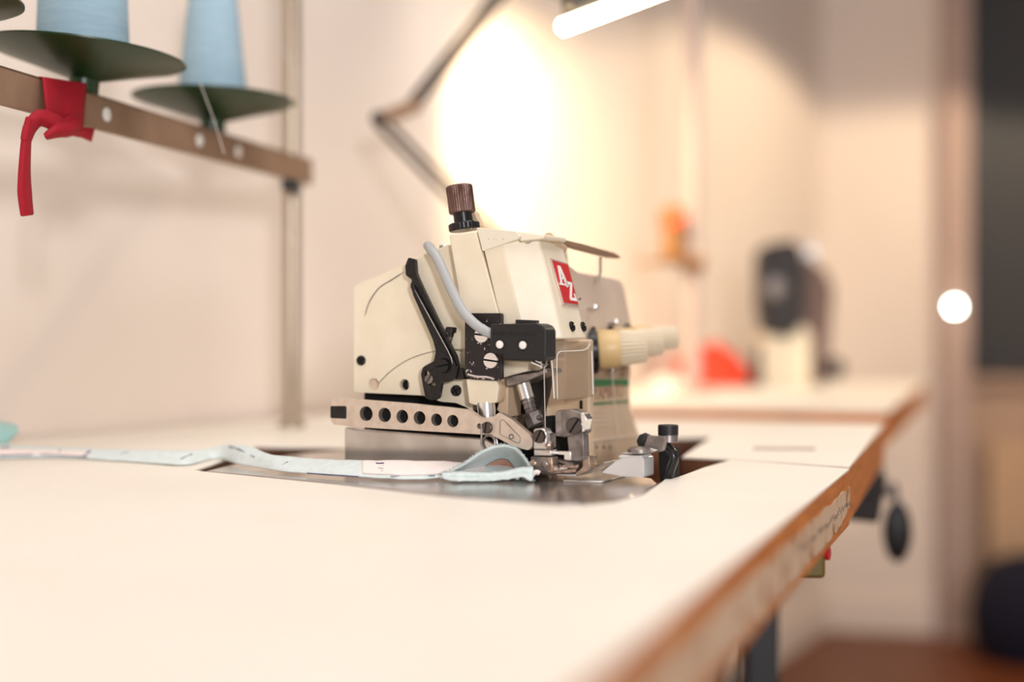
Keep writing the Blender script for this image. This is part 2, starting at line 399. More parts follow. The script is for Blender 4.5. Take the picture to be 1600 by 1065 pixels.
# scratches on cover
MB().tube(catmull([mp(x, y, VC - .0001) for x, y in ((570, 494), (577, 472), (592, 450), (612, 437), (632, 424))], 5), [.0002, .0003] + [.0005] * 15 + [.0006, .0005, .0002, .0001], 6).build('scuff_mark', 'gun', mc)
MB().cyl(mp(584, 600, VC + .003), mp(584, 600, VC + .008), .0050).build('bushing', 'beige', mc)
MB().cyl(mp(632, 601, VC + .0055), mp(632, 601, VC + .0085), .0049).build('oil_hole', 'dark', mc)  # dark plug: the hole's shade is in its colour
# --- main body behind cover
VB = VC + .006
body = [(557, 449), (564, 445), (645, 412), (700, 386), (745, 372), (800, 372), (815, 520), (790, 600), (745, 636), (712, 628), (690, 626), (660, 616), (557, 611)]
extv(pv(body, VB), VB + .001, VB + .115).build('body_casting', 'cream', mc, .003)
# dark gap below the cover and lower casting
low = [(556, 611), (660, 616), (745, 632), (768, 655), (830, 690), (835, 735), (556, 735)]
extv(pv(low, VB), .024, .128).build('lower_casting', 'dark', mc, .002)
# steel side block in front of lower casting
blk = [(538, 667), (560, 670), (756, 684), (800, 705), (815, 742), (538, 742)]
extv(pv(blk, .012), .012, .030).build('side_block', 'plate', mc, .0015)
# screws on cover
for px, py, r in ((564.5, 563, .0042), (659, 418, .0046), (713, 610, .0046)):
    screw(mc, mp(px, py, VC), VM, r, 'black', 'cross', .5, .0016)
MB().lathe(mp(685, 452, VC), VM, [(-.0005, .0014), (.0004, .0014), (.0004, .0009), (-.0003, .0008)], 16).build('oil_hole', 'gun', mc)
MB().lathe(mp(710, 539, VC), VM, [(-.0005, .0018), (.0006, .0018), (.0006, .0009), (-.0003, .0008)], 16).build('pin', 'gun', mc)
# --- arched seam panel between lever and head
VP = .0035
pan = [(662, 400), (700, 384), (712, 430), (728, 500), (728, 548), (706, 547), (690, 500), (668, 440)]
extv(rounded(pv([(645, 405), (668, 394.5), (700, 382), (706, 384), (727, 490), (730, 545), (700, 546), (662, 450)], VP), .002), VP, VC + .001).build('inner_panel', 'cream', mc, .0006)

# --- head: column F1, flap and operator side
VF = -.006
def ringpts(pts): return pts
def head(name, top, bot, m, bev=.0012, ang=35):
    o = MB().ext(top, bot).build(name, m, mc, bev, ang)
    o.modifiers['bevel'].angle_limit = math.radians(ang); return o
# F1 column (left of the dark crease)
a = [mp(701, 366.5, VF), mp(743.5, 360.5, VF)]; b = [mp(733, 560, VF), mp(799, 560, VF)]
dv = Vector((0, .05, 0))
head('head_column', [a[0], a[1], a[1] + dv, a[0] + dv], [b[0], b[1], b[1] + dv, b[0] + dv], 'cream')
# F1b strip + F2 bright flap + operator side : one hinged cover
tA, tB, tC = mp(748.5, 361, VF), mp(781, 366, VF), mp(841, 367, VF + .0145)
bA, bB, bC = mp(789, 532, VF), mp(819, 532, VF), mp(880.5, 529, VF + .0145)
tD = Vector((tC.x, tC.y + .050, tC.z)); bD = Vector((bC.x, bC.y + .054, bC.z))
tD = Vector((tC.x - .000, VF + .060, tC.z - .0005)); bD = Vector((bC.x, VF + .062, bC.z))
tE = Vector((tA.x, VF + .06, tA.z)); bE = Vector((bA.x, VF + .062, bA.z))
head('head_cover', [tA, tB, tC, tD, tE], [bA, bB, bC, bD, bE], 'cream', .0014, 12)
# speckled top wedge
wg = [(746, 355.5), (806, 361.5), (813.5, 369), (812, 373), (755, 392.5)]
extv(rounded(pv(wg, VF), .0008), VF - .0015, VF + .03).build('top_wedge', 'cream2', mc, .0006)
MB().ext([mp(813, 362, VF + .002), mp(850, 366, VF + .009), mp(850, 373, VF + .009), mp(812, 377, VF + .002)], [p + Vector((0, .045, 0)) for p in (mp(813, 362, VF + .002), mp(850, 366, VF + .009), mp(850, 373, VF + .009), mp(812, 377, VF + .002))]).build('top_rim', 'cream', mc, .001)
screw(mc, mp(824.5, 373, VF + .0085), VM, .0035, 'steel', 'slot', .6, .001)
# small dark pinhole pair
for y in (401.5, 408): MB().lathe(mp(788.5, y, VF + .001), VM, [(-.001, .0006), (.0008, .0006)], 10).build('pinhole', 'gun', mc)
# cover hinge roll and side bar behind
uH = tC.x
MB().cyl(mpu(856, 373, uH - .002), mpu(877, 388, uH - .002), .0052).build('hinge_roll', 'beige', mc)
bar0, bar1 = Vector((uH - .006, VF + .018, mu(853, 368, uH)[1])), mpu(966, 402, uH + .012)
mb = MB(); d = (bar1 - bar0).normalized(); sd = d.cross(Vector((0, 0, 1))).normalized()
rr = []
for t, hw, hh in ((0, .001, .0008), (.1, .003, .0015), (.5, .004, .0024), (.9, .004, .0022), (1, .002, .001)):
    c = bar0.lerp(bar1, t); rr.append([c + sd * hw + Vector((0, 0, hh)), c - sd * hw + Vector((0, 0, hh)), c - sd * hw - Vector((0, 0, hh)), c + sd * hw - Vector((0, 0, hh))])
mb.rings(rr).build('thread_guide_bar', 'taupe', mc, .0005)
MB().tube([mpu(938, 403, uH + .008), mpu(938, 425, uH + .004), mpu(933, 440, uH + .001)], .0014).build('guide_rod', 'steel', mc)

# --- operator-side plates (face +u)
def face_frame(t, b):  # local frame on the leaning operator face
    up = (t - b).normalized(); vv = Vector((0, 1, 0)); n = vv.cross(up); n = n if n.x > 0 else -n
    return b, vv, (up - vv * up.dot(vv)).normalized(), n.normalized()
fb, fv, fu, fn = face_frame(tC, bC)
def fpt(px, py, off=0.0):
    r = _ray(px, py); Rl = Vector((r.dot(U), r.dot(V), r.z)); cl = Vector((CAML.dot(U), CAML.dot(V), CAML.z))
    t = (fb + fn * off - cl).dot(fn) / Rl.dot(fn); return cl + Rl * t
def fpoly(pts, o0, o1, mb=None):
    mb = mb or MB(); P = [fpt(x, y, 0) for x, y in pts]
    return mb.ext([p + fn * o0 for p in P], [p + fn * o1 for p in P])
# badge parallelogram
bd0 = [(857.5, 404), (885, 412.5), (902.5, 480), (878, 476.5)]
bdg = fpoly(bd0, 0, .0016).build('badge', 'badge', mc, .0002)
def lerp4(q, s, t):
    a = Vector(q[0]).lerp(Vector(q[1]), s); b = Vector(q[3]).lerp(Vector(q[2]), s); r = a.lerp(b, t); return (r.x, r.y)
fpoly([lerp4(bd0, s, t) for s, t in ((.07, .04), (.95, .04), (.95, .95), (.07, .95))], .0016, .0019).build('badge_field', 'red', bdg)
mb = MB()
def stroke(pts):
    P = [lerp4(bd0, .5 + (s - .52) * 1.06, .5 + (t - .52) * 1.16) for s, t in pts]; fpoly(P, .0019, .0024, mb)
# letter A (upper left, serifed)
stroke([(.30, .20), (.40, .20), (.28, .56), (.19, .56)]); stroke([(.34, .20), (.44, .20), (.62, .56), (.48, .56)])
stroke([(.26, .42), (.50, .42), (.52, .46), (.25, .46)]); stroke([(.12, .54), (.36, .54), (.36, .58), (.12, .58)]); stroke([(.42, .54), (.62, .54), (.62, .58), (.42, .58)])
# letter Z (lower right)
stroke([(.50, .48), (.86, .48), (.86, .54), (.50, .54)]); stroke([(.50, .48), (.55, .48), (.55, .60), (.50, .60)])
stroke([(.76, .52), (.86, .52), (.62, .80), (.52, .80)]); stroke([(.52, .79), (.90, .79), (.90, .85), (.52, .85)]); stroke([(.82, .70), (.87, .70), (.90, .81), (.85, .81)])
mb.build('badge_letters', 'white', bdg)
for px, py in ((893, 510), (910.5, 510.5)):
    screw(mc, fpt(px, py, .0), fn, .0042, 'black', 'cross', .4, .0016)
MB().lathe(fpt(906, 467, 0), fn, [(-.001, .0008), (.001, .0008)], 10).build('pin', 'gun', mc)

# --- upper rear tension panel, facing the operator
uT = uH - .004
tp = [(884, 410), (905, 425), (950, 432), (968, 436), (975, 446), (988, 512), (990, 565), (884, 590)]
extu(rounded(pu(tp, uT), .003), uT - .05, uT).build('tension_panel', 'pinkplate', mc, .002)
for px, py in ((917, 480), (950, 503)):
    c = mpu(px, py, uT); MB().cyl(c, c + Vector((.006, 0, 0)), .0018).lathe(c + Vector((.006, 0, 0)), UP, [(0, .003), (.002, .0032), (.004, .002)], 16).build('thread_guide', 'steel', mc)
# tension knobs in a row
uK = uT + .002
c0 = mpu(934, 546, uK)
for i, s in enumerate((1.0, .86, .74)):
    c = c0 + Vector((.0 + .001 * i, .040 * i, .0040 * i))
    ax = Vector((1, .46, .075)).normalized()
    kb = MB().lathe(c, ax, [(0, .0165 * s), (.002, .0175 * s), (.016, .0165 * s), (.019, .0155 * s)], 40).build('tension_knob', 'knobbase', mc)
    MB().lathe(c, ax, [(.018, .0150 * s), (.021, .0156 * s), (.040, .0138 * s), (.0422, .0125 * s), (.0422, .009 * s), (.040, .006 * s)], 56, knurl=.06).build('knob_cap', 'knobcream', kb)
    MB().lathe(c, ax, [(.039, .005 * s), (.043, .004 * s)], 16).build('knob_shaft', 'gun', kb)
    MB().lathe(c, ax, [(-.008, .0215 * s), (-.001, .0205 * s)], 32).build('tension_disc', 'black', kb)
# black cover behind knob
# --- lower operator-side body with green print
uL = uT - .001
lb = [(858, 560), (984, 556), (984, 595), (986, 640), (1003, 690), (1006, 738), (858, 742)]
extu(pu(lb, uL), uL - .08, uL).build('front_casting', 'beige', mc, .002)
def upl(pts, m, name, off=.0004):
    return extu(pu(pts, uL), uL, uL + off).build(name, m, mc)
upl([(926, 573), (984, 571), (984, 590), (926, 591)], 'mottled', 'label_band')
upl([(926, 592), (982, 592), (982, 603), (926, 604)], 'greenlab', 'label_stripe')
upl([(926, 629), (982, 625), (982, 628.5), (926, 633)], 'greenlab', 'label_stripe')
fc = bpy.data.curves.new('label_letters', 'FONT'); fc.body = 'YAMATO'; fc.size = .0175; fc.extrude = .0002
fo = bpy.data.objects.new('tmp', fc); C.objects.link(fo)
fme = bpy.data.meshes.new_from_object(fo.evaluated_get(bpy.context.evaluated_depsgraph_get())); bpy.data.objects.remove(fo)
p_ = mpu(927, 625, uL)
mb = MB().add([(uL + .0003 + v.co.z, p_.y + v.co.x * 1.02, p_.z + v.co.y) for v in fme.vertices], [tuple(f.vertices) for f in fme.polygons])
mb.build('label_letters', 'labink', mc)
for k, y in enumerate((640, 647, 654, 662)):
    a, b = mpu(924, y + 4, uL), mpu(984, y, uL)
    MB().cyl(a, b, .0006, n=8).build('casting_rib', 'pinkplate', mc)
a, b = mpu(918, 690, uL), mpu(998, 680, uL)
MB().cyl(a, b, .0012, n=8).build('casting_step', 'pinkplate', mc)
for px in (932, 943, 953):
    MB().lathe(mpu(px, 698, uL), UP, [(-.001, .0016), (.0004, .0016)], 14).build('oil_hole', 'dark', mc)
# vertical thread in front of print
MB().tube([mpu(957, 570, uL + .012), mpu(958, 600, uL + .010), mpu(966, 690, uL + .002)], .0004, 6).build('thread_line', 'thread', mc)
MB().cyl(mpu(957, 560, uL + .012), mpu(957, 580, uL + .012), .0022).build('thread_guide', 'gun', mc)
MB().cyl(mpu(955, 574, uL + .012), mpu(940, 570, uL), .0018).build('thread_guide', 'gun', mc)

# --- needle chamber : inner walls behind the needle
ch = [(778, 528), (925, 528), (925, 745), (835, 745), (780, 690)]
extv(pv([(770, 530), (858, 530), (862, 742), (775, 742)], .045), .045, .06).build('chamber_wall', 'mottled', mc, .002)
extv(rounded(pv([(792, 562), (852, 556), (856, 600), (842, 668), (826, 690), (800, 660), (788, 610)], .034), .004), .034, .045).build('chamber_recess_shade', 'frame', mc, .002)  # near-black block: the chamber's dark interior is put into its colour
MB().cyl(mp(808, 690, .038), mp(806, 646, .038), .010).build('chamber_post', 'mottled', mc)
# beige column right of needle (behind guard)
extv(pv([(858, 530), (921, 530), (922, 745), (880, 745)], .074), .074, .084).build('inner_column', 'beige', mc, .002)
MB().box(mp(908, 632, .0735), (.0022, .001, .007)).build('slot', 'dark', mc)

# --- top knob
VK = .010
kd = (mp(718, 288, VK) - mp(727, 360, VK)).normalized(); k0 = mp(726, 360, VK)
kn = MB().lathe(k0, kd, [(0, .0118), (.001, .0126), (.0052, .0126), (.0062, .0116)], 64, knurl=.03).build('knob_ring', 'black', mc)
MB().lathe(k0, kd, [(.004, .0076), (.0155, .0076)], 32).build('knob_neck', 'black', kn)
MB().lathe(k0, kd, [(.014, .0098), (.0150, .0108), (.0355, .0108), (.0367, .0098), (.0367, .004), (.0362, 0.0005)], 72, knurl=.035).build('knurled_knob', 'rust', kn)
extv(pv([(738, 330), (742, 332), (750, 353), (737, 356)], .02), .02, .028).build('lever_stub', 'beige', mc, .0005)
MB().lathe(mp(694, 388, .02), Vector((0, 0, 1)), [(-.004, .004), (.002, .004), (.003, .003)], 16).build('cap_screw', 'steel', mc)

# --- black release lever
VL = -.006
lev = [(638, 402), (648.5, 405), (650, 428), (664, 458), (683, 498), (712, 556), (716, 572), (712, 590), (702, 596), (690, 597), (686, 621), (676, 626), (665, 622), (661, 604), (657.5, 584), (661, 573), (668, 569), (678, 564), (681, 548), (676, 530), (662, 498), (646, 462), (641, 446), (644, 437), (634, 430), (633, 415)]
slot = pv([(664, 577), (669, 579.5), (677, 592), (681, 601), (677, 605), (670, 600), (664, 588)], VL)
hole_plate(rounded(pv(lev, VL), .0015, 4), [rounded(slot, .001)], VL, VL + .004).build('release_lever', 'black', mc, .0005)
# raised bright spine of the lever
sp = pv([(641, 448), (646, 445), (676, 500), (706, 556), (712, 572), (706, 566), (664, 486)], VL - .002)
extv(sp, VL - .0025, VL + .001).build('lever_spine', 'black', mc, .0004)
screw(mc, mp(693, 571, VL - .0005), VM, .0060, 'black', 'slot', .2, .0025, 'pivot_screw')
screw(mc, mp(672, 592, VL + .0015), VM, .0040, 'gun', 'slot', 1.0, .0025)
MB().cyl(mp(672, 592, VL + .002), mp(672, 592, VC), .0030, n=16).build('screw_shank', 'gun', mc)
MB().cyl(mp(693, 571, VL + .003), mp(693, 571, VC), .0045, n=16).build('lever_pivot', 'gun', mc)
c = mp(704, 520, VL + .002); MB().lathe(c + Vector((0, 0, -.003)), Vector((.1, 0, 1)), [(0, .0024), (.0035, .0024), (.0035, .0042), (.007, .0044), (.0078, .0034)], 20).build('stop_screw', 'black', mc)
MB().tube([mp(704, 537, VL + .004), mp(710, 517, VL + .003), mp(713, 512, VL + .003)], .0006, 6).build('spring_wire', 'gun', mc)
extv(pv([(706, 592), (716, 574), (727, 578), (729, 592)], .0), -.004, VC).build('lever_stop', 'black', mc, .0005)

MB().tube([mp(x, y, VL - .0027) for x, y in ((648, 453), (664, 482), (682, 515), (700, 548), (705, 559), (707, 568))], [.0001, .0003, .0003, .0003, .0003, .0001], 6).build('spine_highlight', 'steel', mc)  # steel line that draws the gloss highlight along the lever spine
# --- black worn bracket
VBk = -.0105
br = [(726, 489), (784, 489), (784, 592), (776, 594), (738, 592), (726, 588)]
extv(rounded(pv(br, VBk), .002), VBk, VBk + .004).build('switch_bracket', 'blackworn', mc, .0005)
for px, py in ((754, 523), (768, 563)):
    screw(mc, mp(px, py, VBk), VM, .0066, 'nickel', 'slot', -.12, .0022)
# worn edge stroke
MB().tube(catmull([mp(x, y, VBk - .0001) for x, y in ((729, 584), (745, 588), (762, 589), (773, 592))], 5), [.0003] + [.0011] * 14 + [.0003], 8).build('paint_chip', 'nickel', mc)

# --- sensor switch block
VS = -.030
sb = [(766, 506), (840, 505), (849, 509), (853, 516), (853, 560), (847, 564), (786, 561), (786, 553), (766, 551)]
sen = extv(rounded(pv(sb, VS), .0016), VS, VBk - .0002).build('sensor_switch', 'blackpl', mc, .0008)
extv(pv([(806, 499), (833, 500), (833, 508), (806, 508)], VS + .006), VS + .005, VBk - .002).build('switch_button', 'blackpl', sen, .0004)
for px, py in ((781, 538), (817, 539)):
    MB().lathe(mp(px, py, VS), VM, [(-.001, .0030), (.0006, .0030), (.0009, .0024)], 20).build('white_pin', 'white', sen)
    MB().lathe(mp(px, py, VS), VM, [(-.001, .0046), (.0003, .0046), (.0003, .0034), (-.0005, .0032)], 24).build('pin_collar', 'black', sen)
# embossed lettering band, illegible: small raised dashes
mb = MB()
for i in range(11):
    c = mp(772 + i * 6.3, 521, VS); mb.box(c, (.0018, .0006, .0026))
mb.build('embossed_marks', 'black', sen)
# bent clip at the right of the switch
MB().tube(catmull([mp(x, y, VS + .012) for x, y in ((838, 505), (851, 509), (855, 518), (855, 555), (853, 568), (848, 573))], 5), .0007, 8).build('wire_clip', 'gun', mc)
# grey cable
cp = [mp(672, 386, .03), mp(669, 384, .012), mp(672, 388, -.004), mp(684, 405, -.010), mp(703, 447, -.014), mp(722, 484, -.018), mp(742, 506, -.021), mp(762, 519, -.022), mp(775, 522, -.022)]
MB().tube(catmull(cp, 8), .0040, 16).build('sensor_cable', 'cable', mc)
# --- lower parts below the bracket: cream block and steel bush
extv(rounded(pv([(728, 592), (776, 595), (779, 604), (776, 629), (742, 633), (733, 630)], -.008), .0012), -.008, .012).build('cream_block', 'cream', mc, .0008)
MB().ext([mp(776, 595, -.008), mp(784, 602, -.004), mp(782, 625, -.004), mp(776, 629, -.008)], [mp(776, 595, -.008) + Vector((0, .02, 0)), mp(784, 602, -.004) + Vector((0, .02, 0)), mp(782, 625, -.004) + Vector((0, .02, 0)), mp(776, 629, -.008) + Vector((0, .02, 0))]).build('block_side', 'beige', mc, .0005)
MB().cyl(mp(759, 628, -.002), mp(761, 654, -.002), .0075).build('steel_bush', 'nickel', mc)
extv(pv([(781, 590), (794, 595), (793, 652), (784, 648), (775, 640), (780, 625)], .004), .004, .03).build('cream_rib', 'beige', mc, .001)
# under-bracket cream slope & dark hood above needle bar
extv(pv([(786, 562), (826, 565), (824, 580), (800, 586), (786, 590)], .002), .002, .03).build('hood_slope', 'cream', mc, .001)
extv(rounded(pv([(790, 592), (800, 587), (818, 584), (842, 580), (852, 575), (855, 582), (836, 590), (812, 600), (792, 604)], -.002), .001), -.002, .028).build('chamber_hood', 'gun', mc, .0008)
hb = MB().cyl(mp(832, 565, -.010), mp(848, 572, -.010), .0020).tube(catmull([mp(846, 566, -.014), mp(850, 573, -.014), mp(855, 568, -.014)], 5), .0009, 8)
hb.build('thread_eyelet', 'nickel', mc)
# needle bar (leaning) and its clamp
nb = MB().cyl(mp(815, 590, .006), mp(824, 622, .006), .0056).build('needle_bar', 'nickel', mc)
MB().lathe(mp(824, 622, .006), mp(832, 650, .006) - mp(824, 622, .006), [(0, .0062), (.0008, .0062), (.001, .0048), (.004, .0052), (.0042, .0044), (.008, .0050), (.0082, .0042), (.014, .0052)], 24).build('threaded_sleeve', 'gun', nb)
cd = (mp(840, 668, .006) - mp(831, 646, .006)).normalized()
MB().lathe(mp(830, 644, .006), cd, [(0, .0072), (.001, .0078), (.0105, .0078), (.0118, .0066)], 6).build('needle_clamp', 'gun', nb, .0006, 25)
MB().cyl(mp(836, 654, .004), mp(846, 652, .002), .0024, n=16).build('clamp_screw', 'gun', nb)
MB().cyl(mp(836, 670, .006), mp(842, 712, .006), .0008, n=8).build('needle', 'nickel', nb)
# thread hanging to the needle
MB().tube([mp(850, 570, -.014), mp(851, 620, -.012), mp(852, 668, -.010), mp(850, 700, -.004)], .00028, 6).build('needle_thread', 'thread', mc)

# --- presser arm
VA = -.022
arm = [(518, 622), (530, 621), (560, 624), (640, 630), (700, 636), (732, 640), (746, 650), (752, 653), (772, 650), (780, 644), (800, 655), (828, 679), (832, 686), (832, 696), (826, 703), (816, 701), (796, 694), (776, 683), (758, 679), (720, 676.5), (640, 672), (560, 667), (522, 663), (517, 658)]
hc = [(572, 646, 10.3, 11.6), (601, 648, 9.8, 11.3), (628.5, 650.5, 9.0, 10.6), (655.5, 652.5, 9.0, 10.4), (682, 655.5, 8.2, 9.6), (707.5, 657.5, 8.4, 9.4)]
sc_u = mv(601, 650, VA)[0] - mv(600, 650, VA)[0]; sc_z = abs(mv(600, 650, VA)[1] - mv(600, 651, VA)[1])
holes = [circ(mv(x, y, VA), rx * sc_u, ry * sc_z, 28) for x, y, rx, ry in hc] + [circ(mv(749, 665.5, VA), .0022, n=16)]
am = hole_plate(rounded(pv(arm, VA), .0012, 4), holes, VA, VA + .006).build('presser_arm', 'satin', mc, .0006)
extv(pv([(555, 628), (725, 640), (745, 675), (555, 662)], VA + .0061), VA + .0061, VA + .012).build('arm_hole_shade', 'dark', am)  # dark sheet behind the holes; their shade is in its colour
for x, y, rx, ry in hc:
    c = Vector((mv(x, y, VA)[0], VA, mv(x, y, VA)[1]))
    MB().lathe(c, VM, [(-.0006, rx * sc_u), (.0002, rx * sc_u * 1.10), (.0002, rx * sc_u * 1.02), (-.002, rx * sc_u * 1.0)], 28, cap=False).build('hole_rim', 'satin', am)
extv(rounded(pv([(516, 634), (541, 634), (541, 654), (516, 653)], VA - .0004), .0014), VA - .0006, VA + .0122).build('end_pin', 'black', am, .0006)
# inset on wedge
ins = rounded(pv([(781.5, 657), (786, 655), (813, 683), (812, 692), (806, 691), (781, 678)], VA), .0012)
tubepts = [Vector((p[0], VA - .0001, p[1])) for p in ins] + [Vector((ins[0][0], VA - .0001, ins[0][1]))]
MB().tube(tubepts, .0003, 6).build('inset_groove', 'gun', am)
MB().lathe(mp(799, 682, VA), VM, [(-.0005, .0022), (.0003, .0022), (.0003, .0013), (-.0012, .0012)], 16).build('set_screw', 'gun', am)
# spring + screw
screw(am, mp(761, 668, VA), VM, .0046, 'dscrew', 'slot', 1.4, .0030)
pth = [mp(752, 662, VA - .0025), mp(753, 672, VA - .003), mp(752, 690, VA - .003), mp(751, 699, VA - .003)]
cc = mp(762, 692, VA - .003); loop = []
for i in range(30):
    a_ = PI + i / 29 * 2 * PI * 1.6; loop.append(cc + Vector((.0054 * math.cos(a_), .0002 * i, .0058 * math.sin(a_))))
MB().tube(pth[:3] + loop, .0009, 8).build('coil_spring', 'gun', am)
# --- presser foot hinge assembly
VG = -.022
ft = empty('tmp', (0, 0, 0), 'x', 'x'); bpy.data.objects.remove(ft)
ph = extv(pv([(833, 672), (836, 669.5), (845, 668.5), (851, 671), (854, 677), (854, 702), (833, 702)], VG), VG, VG + .012).build('foot_clamp', 'steel', mc, .001)
screw(ph, mp(843, 681.5, VG - .0004), VM, .0052, 'dscrew', 'slot', 1.1, .0028)
extv(pv([(854, 676), (860, 678), (860, 700), (854, 702)], VG + .003), VG + .002, VG + .014).build('clamp_side', 'gun', ph, .0005)
MB().lathe(mp(853, 695, VG + .004), Vector((1, -.2, 0)), [(0, .0038), (.0045, .0038), (.0058, .0024)], 20).build('clamp_knob', 'copper', ph)
extv(pv([(834, 702), (861, 703), (861, 712), (834, 712)], VG + .002), VG + .002, VG + .014).build('foot_shank', 'steel', ph, .0006)
extv(rounded(pv([(829, 713), (862, 714), (863, 737), (829, 737)], VG), .0006), VG, VG + .012).build('foot_block', 'gun', ph, .0006)
for px, py, m in ((833.5, 723.5, 'copper'), (851.5, 724.5, 'gun')):
    MB().lathe(mp(px, py, VG), VM, [(-.001, .0026), (.0012, .0026), (.0018, .0018)], 16).build('rivet', m, ph)
extv(pv([(855, 715), (863, 714.5), (864, 737), (856, 738)], VG - .0005), VG - .0012, VG + .010).build('foot_edge', 'copper', ph, .0004)
# white L bracket
extv(pv([(863, 704), (892, 705), (892, 719), (881, 718.5), (881, 711), (863, 709)], -.014), -.014, -.006).build('guide_finger', 'nickel', ph, .0005)
# big gunmetal holder at right
VH = -.012
hd = extv(rounded(pv([(864, 646), (868, 641), (880, 640), (882, 683), (864, 682)], VH), .001), VH + .004, VH + .02).build('holder_block', 'gun', mc, .0012)
extv(rounded(pv([(880, 640), (890, 639), (906, 644), (914, 652), (912, 676), (908, 678), (880, 683)], VH), .0008), VH - .0015, VH + .016).build('holder_plate', 'gun', hd, .0008)
extv(pv([(907.5, 644), (913, 646), (917, 655), (914, 672), (909, 675), (907.5, 660)], VH - .003), VH - .003, VH + .008).build('holder_edge', 'nickel', hd, .0004)
screw(hd, mp(897.5, 665, VH - .0017), VM + Vector((.3, 0, 0)), .0064, 'dscrew', 'slot', 1.0, .0045)
extv(rounded(pv([(886, 682), (911, 676), (913, 716), (900, 720), (890, 719)], VH - .001), .0008), VH - .001, VH + .010).build('holder_leg', 'gun', hd, .0008)
extv(pv([(852, 650), (866, 650), (866, 681), (852, 678)], VH + .012), VH + .012, VH + .026).build('holder_back', 'dark', hd)
# chute plate / presser sole
def onm(px, py, z=0.0):
    p = onz(px, py, z) - O; return Vector((p.dot(U), p.dot(V), z))
sole = [(846, 738), (905, 744), (925, 735), (945, 727), (948, 724), (905, 730), (862, 728)]
pts = [(842, 739, .002), (870, 743, .002), (900, 743.5, .002), (915, 740, .003), (930, 731, .007), (944, 724, .012)]
lo = [onm(x, y, z) for x, y, z in pts]; mb = MB()
hi = [p + Vector((.002, .022, 0)) for p in lo]
th = Vector((0, 0, .0014))
for i in range(len(lo) - 1):
    mb.ext([lo[i], lo[i + 1], hi[i + 1], hi[i]], [lo[i] + th, lo[i + 1] + th, hi[i + 1] + th, hi[i] + th])
mb.build('presser_sole', 'steel', ph, .0003)
for k, (px, py, l, m) in enumerate(((874, 732, .016, 'steel'), (880, 736, .02, 'copper'), (892, 728, .012, 'copper'), (868, 726, .012, 'gun'), (884, 722, .014, 'gun'))):
    c = mp(px, py, -.008); MB().box(c, (l, .006, .0026), Matrix.Rotation(.12 * (k - 2), 3, 'Y')).build('foot_blade', m, ph, .0004)
extv(pv([(868, 718), (915, 718), (912, 740), (868, 738)], .004), .004, .02).build('looper_block', 'gun', mc, .001)
extv(rounded(pv([(911, 714), (920, 712), (922, 732), (905, 742), (898, 740), (910, 730)], -.004), .0008), -.004, .012).build('chaining_guard', 'copper', mc, .0006)
extv(pv([(856, 668), (889, 668), (890, 726), (856, 722)], .012), .012, .03).build('foot_gap_shade', 'frame', mc)  # dark block painting the shade in the gap behind the foot
# --- clear finger guard
def fg(px, py, v): return mp(px, py, v)
gl = [(843, 534, .02), (856, 534, -.002), (862, 545, -.004), (865, 560, -.004), (866, 617, -.004)]
Vg = -.002
rows = []
gd = MB()
fpA = [mpu(873, 536, uH + .020), mpu(922, 534, uH + .020)]
uG = bC.x - .004
ga = [(859, 534), (924, 533), (925.5, 556), (927, 618), (867, 626), (861, 560)]
extu(rounded(pu(ga, uG), .0015), uG, uG + .0011).build('finger_guard', 'clear', mc, .0004)
MB().tube([mpu(x, y, uG + .0012) for x, y in ((860, 545), (863, 575), (866, 622))], .0005, 8).tube(catmull([mpu(x, y, uG + .0012) for x, y in ((871, 622), (870, 562), (873, 551), (880, 548.5), (910, 547), (918, 543), (922, 536))], 4), .00035, 8).tube([mpu(x, y, uG + .0012) for x, y in ((924.5, 548), (926.5, 616))], .0006, 8).build('guard_edge_glint', 'white', mc)  # white tubes draw the bright edge highlights of the clear guard

# --- right side: chromed front cover end and levers
cr = [(958, 722), (976, 714), (1012, 713), (1021, 716), (1021, 744), (968, 742), (940, 738)]
VR = -.002
extv(rounded(pv([(940, 738), (962, 720), (978, 712), (1000, 713), (1006, 716), (1006, 746), (975, 744)], VR), .0016), VR, VR + .022).build('end_cover', 'chrome', mc, .0018)
extv(pv([(967, 711), (1003, 711.5), (1002, 715), (966, 715)], VR - .001), VR - .001, VR + .02).build('cover_lip', 'chrome', mc, .0004)
extv(pv([(968, 709), (1004, 710), (1020, 706), (1026, 703), (1010, 699), (985, 703)], VR + .006), VR + .006, VR + .022).build('latch_base', 'steel', mc, .0006)
MB().lathe(mp(999, 704, VR + .002), Vector((0, 0, 1)), [(-.001, .009), (.001, .009), (.003, .006), (.0034, .001)], 24).build('latch_button', 'gun', mc)
extv(rounded(pv([(1013, 680), (1041, 682), (1037, 704), (1030, 706), (1007, 698)], VR + .012), .0008), VR + .010, VR + .016).build('latch_plate', 'gun', mc, .0008)
MB().lathe(mp(1009, 688, .022), Vector((.3, -1, 0)), [(0, .0058), (.006, .0066), (.010, .0066), (.011, .005)], 8).build('thumb_knob', 'blackpl', mc, .0005)
MB().lathe(mp(1044, 690, .03), Vector((0, 0, 1)), [(0, .0075), (.008, .0075)], 24).build('bolt_shank', 'gun', mc)
MB().lathe(mp(1044, 679, .03), Vector((0, 0, 1)), [(0, .0078), (.0072, .0078), (.0078, .007)], 24).build('bolt_head', 'blackpl', mc)
MB().tube(catmull([mp(1038, 694, .03), mp(1046, 704, .03), mp(1052, 714, .03), mp(1046, 732, .03), mp(1042, 750, .03)], 6), .0045, 12).build('support_lever', 'black', mc)
extv(pv([(1028, 700), (1046, 700), (1048, 775), (1032, 770)], .026), .026, .05).build('support_bracket', 'dark', mc, .001)
